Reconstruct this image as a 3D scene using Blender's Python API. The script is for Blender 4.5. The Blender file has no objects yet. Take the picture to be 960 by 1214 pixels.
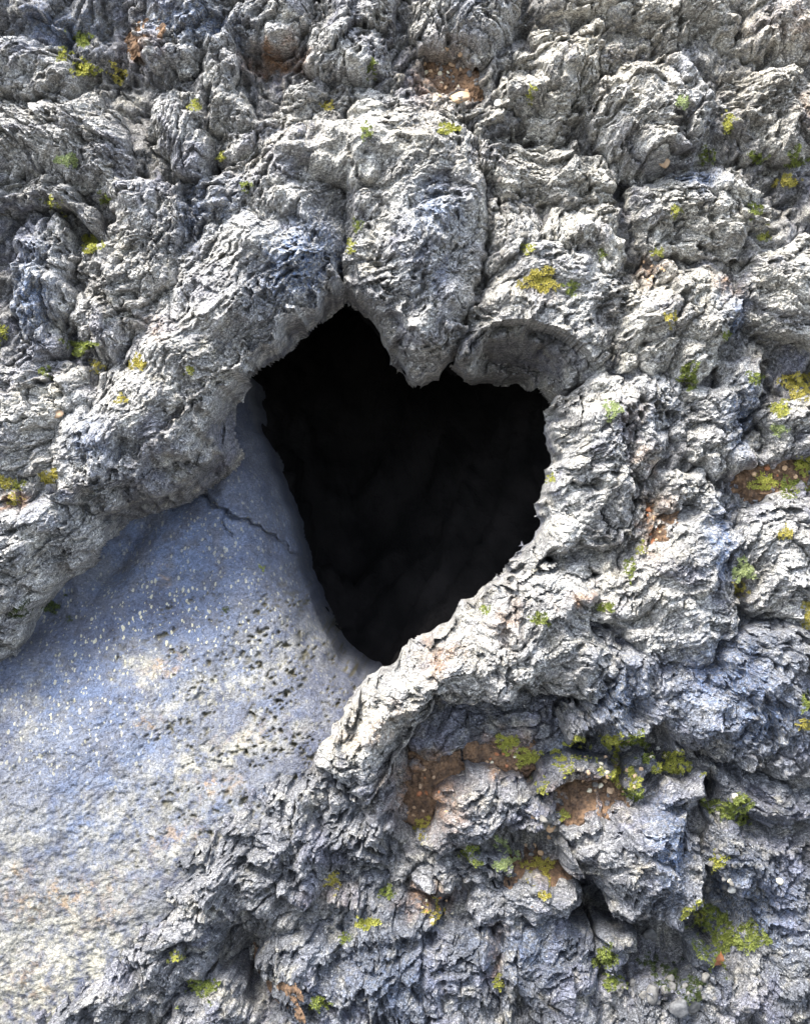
import bpy, math, random
import numpy as np
from mathutils import Matrix, Vector

random.seed(7)
SC = bpy.context.scene
COL = SC.collection
S = 0.00135                      # metres per unit of the working plane
TILT = math.radians(12)          # the rock face leans back
DIST = 2.3
U = np.array([1.0, 0.0, 0.0])
N = np.array([0.0, -math.cos(TILT), math.sin(TILT)])
V = np.array([0.0, math.sin(TILT), math.cos(TILT)])
ORG = np.array([0.0, 0.0, 1.6])

# ------------------------------------------------------------------ camera
cam_d = bpy.data.cameras.new("camera")
cam = bpy.data.objects.new("camera", cam_d)
COL.objects.link(cam)
M = Matrix(((U[0], V[0], N[0]), (U[1], V[1], N[1]), (U[2], V[2], N[2])))
cam.matrix_world = Matrix.Translation(Vector(ORG + N * DIST)) @ M.to_4x4()
cam_d.sensor_fit = 'VERTICAL'
cam_d.sensor_height = 24
cam_d.angle = 2 * math.atan(607 * S / DIST)
cam_d.clip_end = 200
SC.camera = cam

# ------------------------------------------------------------------ light
SUN_PL = np.array([-0.32, 0.78, 0.56])
SUN_STRENGTH, SUN_ANGLE, SKY_STRENGTH, EXPOSURE = 1.1, 20.0, 0.075, 3.55
sd = SUN_PL / np.linalg.norm(SUN_PL)
sw = U * sd[0] + V * sd[1] + N * sd[2]
sun_d = bpy.data.lights.new("sun", 'SUN')
sun_d.energy = SUN_STRENGTH
sun_d.angle = math.radians(SUN_ANGLE)
sun_d.color = (1.0, 0.95, 0.86)
sun = bpy.data.objects.new("sun", sun_d)
COL.objects.link(sun)
sun.rotation_euler = Vector(-sw).to_track_quat('-Z', 'Y').to_euler()
sun.location = (0, 0, 6)
world = bpy.data.worlds.new("World")
SC.world = world
world.use_nodes = True
wn = world.node_tree
for n_ in list(wn.nodes):
    wn.nodes.remove(n_)
sky = wn.nodes.new('ShaderNodeTexSky')
sky.sky_type = 'NISHITA'
sky.sun_disc = False
sky.sun_elevation = math.asin(max(-1, min(1, sw[2])))
sky.sun_rotation = math.atan2(sw[0], sw[1])
sky.dust_density = 1.5
sky.ozone_density = .8
bg = wn.nodes.new('ShaderNodeBackground')
bg.inputs['Strength'].default_value = SKY_STRENGTH
wo = wn.nodes.new('ShaderNodeOutputWorld')
hs = wn.nodes.new('ShaderNodeHueSaturation')          # thin high cloud: a paler sky
hs.inputs['Saturation'].default_value = .62
wn.links.new(sky.outputs[0], hs.inputs['Color'])
wn.links.new(hs.outputs[0], bg.inputs[0])
wn.links.new(bg.outputs[0], wo.inputs[0])
vs = SC.view_settings
vs.view_transform = 'Standard'
vs.look = 'None'
vs.gamma = 1
vs.use_curve_mapping = False
vs.exposure = EXPOSURE
SC.cycles.max_bounces = 6
SC.cycles.diffuse_bounces = 2

# ------------------------------------------------------------------ noise
_r = np.random.RandomState(11)
_P = _r.permutation(4096).astype(np.int64)
_ang = _r.rand(4096) * 2 * np.pi
_GX, _GY = np.cos(_ang).astype(np.float32), np.sin(_ang).astype(np.float32)
_RA, _RB, _RC = (_r.rand(4096).astype(np.float32) for _ in range(3))


def hsh(ix, iy, s=0):
    return _P[(_P[(ix + s * 131) & 4095] + iy * 7 + s * 17) & 4095]


def perlin(x, y, s=0):
    x = np.asarray(x, np.float32) + s * 13.37
    y = np.asarray(y, np.float32) - s * 7.71
    fx, fy = np.floor(x), np.floor(y)
    ix, iy = fx.astype(np.int64), fy.astype(np.int64)
    dx, dy = x - fx, y - fy
    u = dx * dx * dx * (dx * (dx * 6 - 15) + 10)
    v = dy * dy * dy * (dy * (dy * 6 - 15) + 10)

    def g(i, j):
        h = hsh(ix + i, iy + j, s)
        return _GX[h] * (dx - i) + _GY[h] * (dy - j)
    a = g(0, 0); b = g(1, 0); c = g(0, 1); d = g(1, 1)
    return (a + (b - a) * u + (c + (d - c) * u - a - (b - a) * u) * v) * 1.5


def fbm(x, y, s=0, o=4, k=2.03, g=.5):
    t = 0; a = 1.0
    for i in range(o):
        t = t + a * perlin(x, y, s + i * 3)
        x = x * k; y = y * k; a *= g
    return t


def ridge(x, y, s=0):
    return 1 - 2 * np.abs(perlin(x, y, s))


def worley(x, y, s=0):
    """F1, F2 distance and the random value of the nearest cell."""
    x = np.asarray(x, np.float32); y = np.asarray(y, np.float32)
    ix, iy = np.floor(x).astype(np.int64), np.floor(y).astype(np.int64)
    f1 = np.full(x.shape, 9., np.float32); f2 = f1.copy(); rv = np.zeros_like(f1)
    for i in (-1, 0, 1):
        for j in (-1, 0, 1):
            h = hsh(ix + i, iy + j, s)
            d = (ix + i + _RA[h] - x) ** 2 + (iy + j + _RB[h] - y) ** 2
            d = d.astype(np.float32)
            n = d < f1
            f2 = np.where(n, f1, np.minimum(f2, d))
            rv = np.where(n, _RC[h], rv)
            f1 = np.where(n, d, f1)
    return np.sqrt(f1), np.sqrt(f2), rv


def sm(a, b, x):
    t = np.clip((x - a) / (b - a), 0, 1)
    return t * t * (3 - 2 * t)


# ------------------------------------------------------------------ outlines
def pl(txt, w=0.0, grow=0.0):
    """outline 'x,y x,y ...' measured on the photograph -> points on the rock face at height w"""
    k = (DIST - w * S) / DIST
    return np.array([[(float(a) - 480) * k, (607 - float(b)) * k] for a, b in (t.split(',') for t in txt.split())])


def seg_d(x, y, p, q):
    vx, vy = q[0] - p[0], q[1] - p[1]
    t = np.clip(((x - p[0]) * vx + (y - p[1]) * vy) / (vx * vx + vy * vy + 1e-9), 0, 1)
    return np.hypot(x - p[0] - t * vx, y - p[1] - t * vy), t


def sdf(x, y, P):
    d = np.full(x.shape, 1e9, np.float32); ins = np.zeros(x.shape, bool)
    for i in range(len(P)):
        p, q = P[i], P[(i + 1) % len(P)]
        d = np.minimum(d, seg_d(x, y, p, q)[0])
        c = (p[1] > y) != (q[1] > y)
        with np.errstate(divide='ignore', invalid='ignore'):
            xx = (q[0] - p[0]) * (y - p[1]) / (q[1] - p[1] + 1e-12) + p[0]
        ins ^= c & (x < xx)
    return np.where(ins, d, -d)


def line_d(x, y, P):
    d = np.full(x.shape, 1e9, np.float32)
    for i in range(len(P) - 1):
        d = np.minimum(d, seg_d(x, y, P[i], P[i + 1])[0])
    return d


HEART = pl("300,470 312,450 330,442 352,427 370,410 386,392 398,377 411,368 428,378 446,397 462,418 476,442 490,456 504,454 "
           "520,446 533,442 546,450 562,450 585,445 610,443 632,448 650,460 660,474 655,492 653,512 656,535 652,560 645,577 "
           "640,597 635,617 628,642 612,664 590,684 568,702 548,718 535,736 520,746 500,757 480,770 460,784 442,797 "
           "430,787 400,766 385,741 375,710 362,680 352,640 340,600 325,560 310,525 300,500")
_hc = np.array([0., 0.])
HEART = HEART + np.column_stack([np.where(HEART[:, 0] < -60, -7, 0) * (HEART[:, 1] > 60), 0 * HEART[:, 0]])

# ------------------------------------------------------------------ rock surface detail
# creases (outline, width, depth) and bumps (x, y, rx, ry, angle, height) seen in the photograph
CREASES = [
    ("150,545 165,500 158,470", 5, 10), ("75,565 92,588 104,604", 6, 14), ("408,362 405,330 404,290 412,260", 5, 16),
    ("240,245 262,262 285,250", 5, 10), ("418,190 430,222 462,228 500,208 545,196", 5, 14), ("300,470 260,500 220,530", 6, 8), ("262,262 240,330 215,380", 5, 8), ("430,300 470,320 520,300", 4, 7), ("300,300 340,330 380,320", 4, 7), ("492,250 505,300 500,350", 4, 7), ("416,205 417,250 409,290", 4, 8), ("455,215 480,200 515,190", 6, 10),
    ("708,640 690,690 660,700", 8, 10), ("745,600 735,640 712,668", 7, 12), ("545,400 570,370 580,350", 6, 12),
    ("700,800 712,770 705,750", 5, 12), ("725,850 715,800 728,775", 5, 14), ("760,850 745,810 735,790", 6, 16),
    ("790,870 775,830 770,800", 5, 13), ("665,880 668,850 690,830", 4, 10), ("370,960 378,1000 366,1020", 6, 22),
    ("270,1100 285,1140 278,1170", 8, 26), ("330,1080 345,1050 350,1020", 6, 14), ("200,1010 190,1040 150,1065", 6, 12),
    ("130,620 150,600 200,595", 5, 8), ("690,985 730,975 780,968", 3, 5), ("665,1000 720,985 770,985", 3, 5),
    ("240,100 245,150 262,185", 7, 16), ("95,240 108,262 112,280", 10, 22), ("300,60 320,75 345,78", 10, 12),
    ("700,110 730,150 735,185", 6, 12), ("640,130 655,160 690,175", 8, 14), ("745,190 765,205 800,200", 9, 18),
    ("870,230 900,250 950,250", 4, 8), ("715,350 705,400 712,430", 9, 16), ("870,440 880,480 900,520", 8, 14),
    ("575,240 585,300 578,340", 9, 14), ("5,240 12,300 8,370", 8, 18), ("130,330 150,380 140,420", 5, 8),
    ("60,440 100,420 130,430", 6, 8), ("655,745 620,775 585,790", 5, 7), ("800,640 830,625 860,630", 4, 6),
    ("820,560 800,530 795,490", 7, 12), ("720,250 735,300 760,330", 6, 10), ("210,60 200,95 215,115", 7, 14),
    ("620,1000 650,985 668,960", 6, 14), ("375,1100 400,1140 440,1150", 6, 10), ("480,1090 520,1130 530,1180", 6, 12),
    ("880,720 850,760 800,770", 5, 10), ("940,800 900,840 860,850", 5, 10), ("735,690 760,660 800,640", 3, 5),
]
PITS = [(759, 737, 17, 9, 26), (745, 739, 9, 5, 14), (790, 707, 11, 4, 9), (828, 718, 12, 10, 13), (815, 742, 7, 8, 12),
        (480, 350, 1, 1, 1), (386, 915, 7, 9, 12), (398, 908, 5, 6, 8), (700, 573, 6, 8, 12), (686, 575, 6, 6, 10),
        (640, 1128, 18, 22, 14), (660, 1160, 22, 14, 14), (362, 985, 6, 9, 10), (755, 778, 8, 12, 12), (832, 700, 18, 12, 8),
        (885, 720, 10, 14, 9), (318, 265, 8, 12, 9), (352, 262, 6, 9, 9), (322, 250, 14, 4, 6), (300, 255, 5, 8, 6)]
BUMPS = [(125, 600, 30, 16, 0, 10), (190, 520, 40, 60, 20, 14), (330, 330, 60, 70, 30, 16), (350, 160, 50, 28, 15, 8),
         (505, 165, 40, 22, -5, 10), (470, 205, 42, 15, 10, 10), (500, 300, 44, 60, 0, 12), (610, 315, 26, 16, 30, 10),
         (740, 470, 50, 28, 0, 12), (700, 560, 40, 50, 30, 8), (800, 680, 60, 40, 30, 12), (770, 780, 60, 30, -30, 14),
         (880, 790, 60, 50, 0, 12), (430, 860, 50, 26, 30, 10), (550, 790, 70, 20, 20, 8), (250, 1040, 70, 30, 40, 12),
         (350, 930, 60, 40, 30, 8), (110, 340, 40, 50, 0, 10), (60, 160, 50, 40, 0, 12), (660, 60, 60, 40, 0, 12),
         (780, 130, 50, 45, 0, 20), (600, 210, 30, 20, 0, 8), (800, 370, 50, 40, 0, 12), (60, 330, 24, 60, 0, 12),
         (840, 240, 50, 26, 0, 8), (620, 600, 20, 60, -10, 6), (760, 1000, 50, 30, 0, 10)]
_CR = [(pl(a), w, d) for a, w, d in CREASES]


def features(x, y, jx, jy):
    h = np.zeros(x.shape, np.float32)
    x0, x1, y0, y1 = x.min(), x.max(), y.min(), y.max()
    xw, yw = x + jx, y + jy
    for P, w, d in _CR:
        if P[:, 0].max() < x0 - 30 or P[:, 0].min() > x1 + 30 or P[:, 1].max() < y0 - 30 or P[:, 1].min() > y1 + 30:
            continue
        h -= d * np.exp(-(line_d(xw, yw, P) / w) ** 2)
    for a, b, rx, ry, d in PITS:
        q = ((xw - a + 480) / rx) ** 2 + ((yw - 607 + b) / ry) ** 2
        h -= d * np.exp(-q ** 1.5)
    for a, b, rx, ry, an, d in BUMPS:
        c, s_ = math.cos(math.radians(an)), math.sin(math.radians(an))
        ex, ey = xw - a + 480, yw - 607 + b
        h += d * np.exp(-((ex * c + ey * s_) / rx) ** 2 - ((-ex * s_ + ey * c) / ry) ** 2)
    return h


def shards(x, y, s):
    """broken facets: every cell has its own level and its own tilt"""
    ix, iy = np.floor(x).astype(np.int64), np.floor(y).astype(np.int64)
    f1 = np.full(x.shape, 9., np.float32); f2 = f1.copy(); h1 = np.zeros_like(f1)
    for i in (-1, 0, 1):
        for j in (-1, 0, 1):
            h = hsh(ix + i, iy + j, s)
            ex, ey = x - ix - i - _RA[h], y - iy - j - _RB[h]
            d = (ex * ex + ey * ey).astype(np.float32)
            n = d < f1
            f2 = np.where(n, f1, np.minimum(f2, d))
            h1 = np.where(n, _RC[h] - .5 + 1.1 * (_GX[h] * ex + _GY[h] * ey), h1)
            f1 = np.where(n, d, f1)
    return h1, np.sqrt(f2) - np.sqrt(f1)


def massif(x, y):
    """folds and hollows that run on through the whole outcrop"""
    wx, wy = x + 40 * perlin(x / 110, y / 110, 201), y + 40 * perlin(x / 110, y / 110, 202)
    h = 19 * (.55 - 2.0 * np.abs(perlin(wx / 120, wy / 85, 203))) + 13 * (.5 - 2 * np.abs(perlin(wx / 52, wy / 40, 204))) \
        + 12 * perlin(wx / 150, wy / 150, 205) + 9 * (ridge(wx / 66, wy / 50, 206) - .5)
    return h


def rough(x, y, th, seed, amp=1.0, fib=1.0, clump=1.0, pit=1.0, mass_k=.75):
    """height of torn, fibrous, clinkery lava and a sideways sag that makes its flakes overhang"""
    th = th + 0.0
    c, s_ = math.cos(math.radians(th)), math.sin(math.radians(th))
    bx, by = x + 22 * perlin(x / 80, y / 80, 1) + 4 * perlin(x / 27, y / 27, 2), y + 22 * perlin(x / 80, y / 80, 3) + 4 * perlin(x / 27, y / 27, 4)
    a, b = bx * c + by * s_, -bx * s_ + by * c
    a2 = a + 3 * perlin(x / 12, y / 12, seed + 5) + 1.2 * perlin(x / 4, y / 4, seed + 61)
    b2 = b + 3 * perlin(x / 14, y / 14, seed + 6) + 1.6 * perlin(x / 5, y / 5, seed + 7)
    mass = mass_k * massif(x, y)
    crumb = sm(-.22, .22, perlin(x / 85, y / 85, 210) + .28 * (clump - fib))      # crumbly here, combed there
    comb = 1 - crumb
    calm = .40 + .80 * sm(-.25, .25, perlin(x / 55, y / 55, 220) + .5 * perlin(x / 24, y / 24, 221))
    h = mass + 5 * fbm(x / 60, y / 60, seed, 3)
    s1, e1 = shards(a2 / 40, b2 / 24, seed + 1)
    h = h + clump * (13 * s1 - 6 * np.exp(-(e1 / .10) ** 2))
    s2, e2 = shards(a2 / (17 + 8 * 0), b2 / 10, seed + 2)
    s3, e3 = shards(a2 / 8.5, b2 / 5.5, seed + 3)
    s4, e4 = shards((a2 + 2 * perlin(x / 3, y / 3, 7)) / 4.6, b2 / 3.4, seed + 4)
    mm = .45 + .55 * sm(-.3, .3, perlin(x / 40, y / 40, seed + 8))
    sm_ = sm(-.1, .3, perlin(x / 70, y / 70, 230 + seed))              # broad broken faces
    s5, e5 = shards(a2 / 33, b2 / 24, seed + 31)
    h = h + sm_ * (9 * s5 - 5 * np.exp(-(e5 / .07) ** 2))
    calm = calm * (1 - .55 * sm_)
    hs = (.45 + .6 * crumb) * calm * (6.5 * mm * s2 - 3.5 * np.exp(-(e2 / .13) ** 2) + 5.4 * s3 - 2.2 * np.exp(-(e3 / .16) ** 2)) + 3.2 * calm * s4
    # torn fibres drawn out along the flow
    f = 4.6 * ridge(a2 / 80, b2 / 14, seed + 14) + 2.9 * ridge(a2 / 45, b2 / 6.5, seed + 15) + 1.9 * ridge(a2 / 16, b2 / 3.6, seed + 16)
    t = b2 / 8.5 + 1.3 * perlin(a2 / 60, b2 / 17, seed + 10) + .5 * perlin(a2 / 14, b2 / 6, seed + 11)
    ft = np.floor(t); fr = t - ft; it = ft.astype(np.int64)
    k1 = hsh(it, np.floor(a2 / 30 + 3 * _RA[it & 4095]).astype(np.int64), seed)
    saw = np.where(fr < .12, fr / .12, 1 - (fr - .12) / .88)
    f = f + calm * (saw - .4) * 4.2 * _RB[k1] * sm(-.4, .2, perlin(a2 / 48, b2 / 24, seed + 9))
    hfib = fib * (.25 + .75 * comb) * f
    h3 = 1.6 * perlin(x / 3.1, y / 3.1, seed + 17) + 1.5 * ridge(x / 7, y / 7, seed + 18)
    hf = hs + hfib + h3
    # gas holes and gaps between the clinkers
    pm = sm(-.15, .35, perlin(x / 60, y / 60, seed + 19))
    p1, p2, pv = worley(a2 / 18, b2 / 13, seed + 23)
    r1 = .16 + .34 * np.clip((pv - .5) * 2, 0, 1)
    hp = -pit * 22 * (.2 + .8 * pm) * (pv > .5) * np.exp(-(p1 / r1) ** 4)
    q1, q2, qv = worley(a2 / 7.5, b2 / 5.4, seed + 24)
    hp = hp - pit * 11 * (.35 + .7 * pm) * (qv > .58) * np.exp(-(q1 / .32) ** 4)
    return h + .78 * amp * (hf + hp), .36 * amp * (hs * .45 + hfib * .7 + .3 * hp), (a + .5 * (a2 - a), b + .8 * (b2 - b), np.clip(comb * fib, 0, 1))


# ------------------------------------------------------------------ mesh helpers
def to_world(P):
    return ORG + S * (P[:, 0:1] * U + P[:, 1:2] * V + P[:, 2:3] * N)


def props(o, label=None, cat=None, group=None, kind=None):
    if label: o['label'] = label
    if cat: o['category'] = cat
    if group: o['group'] = group
    if kind: o['kind'] = kind
    return o


def link(name, verts, faces, mat, parent=None, attrs=None, centre=None, local=False, smooth=True):
    """verts in plane units; the object's origin goes to the middle of its foot"""
    W = verts if local else to_world(verts)
    if centre is None:
        centre = W.mean(0) if not local else np.zeros(3)
    me = bpy.data.meshes.new(name)
    nv, nf = len(W), len(faces)
    k = faces.shape[1]
    me.vertices.add(nv)
    me.vertices.foreach_set('co', (W - centre).astype(np.float32).ravel())
    me.loops.add(nf * k)
    me.loops.foreach_set('vertex_index', faces.astype(np.int32).ravel())
    me.polygons.add(nf)
    me.polygons.foreach_set('loop_start', np.arange(0, nf * k, k, dtype=np.int32))
    me.polygons.foreach_set('loop_total', np.full(nf, k, np.int32))
    me.polygons.foreach_set('use_smooth', np.full(nf, smooth))
    for an, av in (attrs or {}).items():
        at = me.attributes.new(an, 'FLOAT', 'POINT')
        at.data.foreach_set('value', np.asarray(av, np.float32).ravel())
    me.update(calc_edges=True)
    me.materials.append(mat)
    o = bpy.data.objects.new(name, me)
    COL.objects.link(o)
    if parent is not None:
        o.parent = parent
        o.location = Vector(centre) - parent.location
    else:
        o.location = centre
    return o


def grid_faces(keep, ny, nx):
    idx = -np.ones(ny * nx, np.int64)
    k = keep[:-1, :-1] & keep[1:, :-1] & keep[:-1, 1:] & keep[1:, 1:]
    j, i = np.nonzero(k)
    a = j * nx + i
    F = np.stack([a, a + 1, a + nx + 1, a + nx], 1)
    used = np.unique(F)
    idx[used] = np.arange(len(used))
    return idx[F], used


# ------------------------------------------------------------------ rock stains; on right-hand sides the blue also puts shade into the colour
# (x, y, rx, ry, angle, strength)
BLUE = [(360, 310, 40, 70, -35, 1.0), (270, 240, 30, 20, 0, .7), (230, 260, 22, 60, 0, .6), (40, 350, 25, 60, 0, .9), (230, 25, 60, 30, 0, .7),
        (510, 260, 35, 25, 40, .8), (500, 330, 40, 30, 0, .4), (560, 30, 60, 40, 0, .5), (815, 80, 20, 30, 0, 1.1), (845, 120, 18, 40, 0, .8),
        (830, 210, 30, 15, 0, 1.0), (870, 370, 20, 30, 30, 1.1), (880, 500, 20, 50, 0, .8), (350, 420, 60, 20, 40, .5), (110, 520, 30, 50, 30, .6),  # right faces of the bumps: blue stands in for their shade
        (60, 610, 50, 30, 0, .3), (780, 480, 30, 40, 0, .4), (855, 640, 22, 50, 0, .9), (860, 800, 70, 60, 0, .7), (900, 850, 60, 40, 0, .7),
        (740, 830, 40, 50, 0, .6), (790, 1010, 25, 50, 0, .9), (620, 1130, 60, 40, 0, .4), (900, 1080, 60, 60, 0, .5), (70, 20, 60, 30, 0, .6),
        (460, 1160, 70, 50, 0, .35), (945, 120, 40, 60, 0, .2), (680, 900, 30, 10, 0, .4), (330, 200, 20, 20, 0, .3), (420, 940, 30, 30, 0, .3)]
CREAM = [(350, 170, 70, 45, 20, .7), (500, 160, 60, 40, 0, .8), (430, 860, 60, 24, 25, 1.2), (540, 770, 60, 25, 30, .8), (690, 270, 50, 60, 0, .5),
         (800, 380, 70, 50, 0, .5), (740, 60, 180, 90, 0, .9), (880, 80, 110, 120, 0, .8), (600, 60, 60, 60, 0, .4), (840, 330, 90, 60, 0, .5), (250, 330, 60, 60, 0, .25), (200, 450, 60, 60, 0, .25), (620, 220, 60, 60, 0, .4), (900, 350, 60, 60, 0, .4), (80, 130, 80, 60, 0, .35), (150, 320, 60, 90, 0, .35), (60, 470, 60, 50, 0, .5), (740, 690, 60, 50, 30, .35), (590, 340, 40, 30, 0, .4), (100, 450, 70, 40, 0, .3),
         (150, 310, 40, 90, 0, .15), (660, 1000, 40, 20, 0, .15), (755, 1015, 20, 10, 0, .9), (560, 720, 20, 20, 0, .4), (880, 170, 60, 30, 0, .3),
         (340, 230, 60, 30, 0, .4), (720, 470, 60, 20, 0, .5), (440, 250, 60, 60, 0, .3), (600, 430, 1, 1, 0, 0)]
RUST = [(520, 775, 18, 16, 40, .9), (598, 735, 14, 26, -20, .6), (775, 620, 13, 30, -20, 1.1), (765, 545, 16, 18, 0, .6), (685, 708, 22, 7, 0, .9),
        (445, 865, 30, 10, 20, .5), (325, 62, 34, 14, 0, 1.2), (525, 85, 30, 34, 0, 1.0), (165, 50, 22, 12, 0, .8), (775, 318, 14, 14, 0, .8),
        (862, 335, 14, 10, 0, .9), (640, 345, 18, 10, 0, .4), (505, 945, 38, 34, 0, 1.2), (605, 905, 30, 20, 0, 1.2), (700, 945, 34, 20, 0, 1.2),
        (905, 565, 24, 14, 0, 1.0), (12, 595, 16, 10, 0, 1.0), (510, 1075, 30, 12, 0, .9), (590, 1140, 8, 22, 0, .8), (880, 690, 10, 14, 0, .5),
        (930, 565, 20, 12, 0, .7), (950, 30, 40, 20, 0, .5), (440, 250, 1, 1, 0, 0), (190, 390, 18, 12, 0, .5), (390, 1065, 30, 10, 0, .3),
        (655, 1040, 20, 10, 0, .6), (955, 130, 20, 20, 0, .5), (740, 500, 10, 20, 0, .3), (460, 845, 20, 8, 30, .5)]


def stain(x, y, L, s):
    t = np.zeros(x.shape, np.float32)
    jx, jy = 14 * fbm(x / 22, y / 22, s, 3), 14 * fbm(x / 22, y / 22, s + 5, 3)
    for a, b, rx, ry, an, k in L:
        c, q = math.cos(math.radians(-an)), math.sin(math.radians(-an))
        ex, ey = x + jx - a + 480, y + jy - 607 + b
        t = np.maximum(t, k * np.exp(-((ex * c - ey * q) / rx) ** 2 - ((ex * q + ey * c) / ry) ** 2))
    return t


# ------------------------------------------------------------------ materials
def nodes(name):
    m = bpy.data.materials.new(name)
    m.use_nodes = True
    t = m.node_tree
    return m, t, t.nodes['Principled BSDF']


def nn(t, ty, **kw):
    n = t.nodes.new(ty)
    for k, v in kw.items():
        if k in n.inputs: n.inputs[k].default_value = v
        else: setattr(n, k, v)
    return n


def mix(t, f, a, b, mode='MIX'):
    n = t.nodes.new('ShaderNodeMix'); n.data_type = 'RGBA'; n.blend_type = mode
    for s_, v in ((n.inputs[0], f), (n.inputs[6], a), (n.inputs[7], b)):
        if isinstance(v, bpy.types.NodeSocket): t.links.new(v, s_)
        else: s_.default_value = v if not isinstance(v, tuple) or len(v) == 4 else (*v, 1)
    return n.outputs[2]


def ramp(t, src, a, b):
    n = t.nodes.new('ShaderNodeMapRange'); n.interpolation_type = 'SMOOTHSTEP'
    n.inputs[1].default_value = a; n.inputs[2].default_value = b
    t.links.new(src, n.inputs[0])
    return n.outputs[0]


def noise(t, co, scale, detail=4, rough_=.55, dist=0.0, out=0):
    n = nn(t, 'ShaderNodeTexNoise'); n.inputs['Scale'].default_value = scale
    n.inputs['Detail'].default_value = detail; n.inputs['Roughness'].default_value = rough_; n.inputs['Distortion'].default_value = dist
    t.links.new(co, n.inputs['Vector'])
    return n.outputs[out]


def vor(t, co, scale, feature='F1'):
    n = nn(t, 'ShaderNodeTexVoronoi'); n.feature = feature; n.inputs['Scale'].default_value = scale
    t.links.new(co, n.inputs['Vector'])
    return n


def math_(t, op, a, b=0.0):
    n = t.nodes.new('ShaderNodeMath'); n.operation = op
    for s_, v in ((n.inputs[0], a), (n.inputs[1], b)):
        if isinstance(v, bpy.types.NodeSocket): t.links.new(v, s_)
        else: s_.default_value = v
    return n.outputs[0]


def attr(t, name):
    n = nn(t, 'ShaderNodeAttribute'); n.attribute_name = name
    return n.outputs['Fac']


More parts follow.
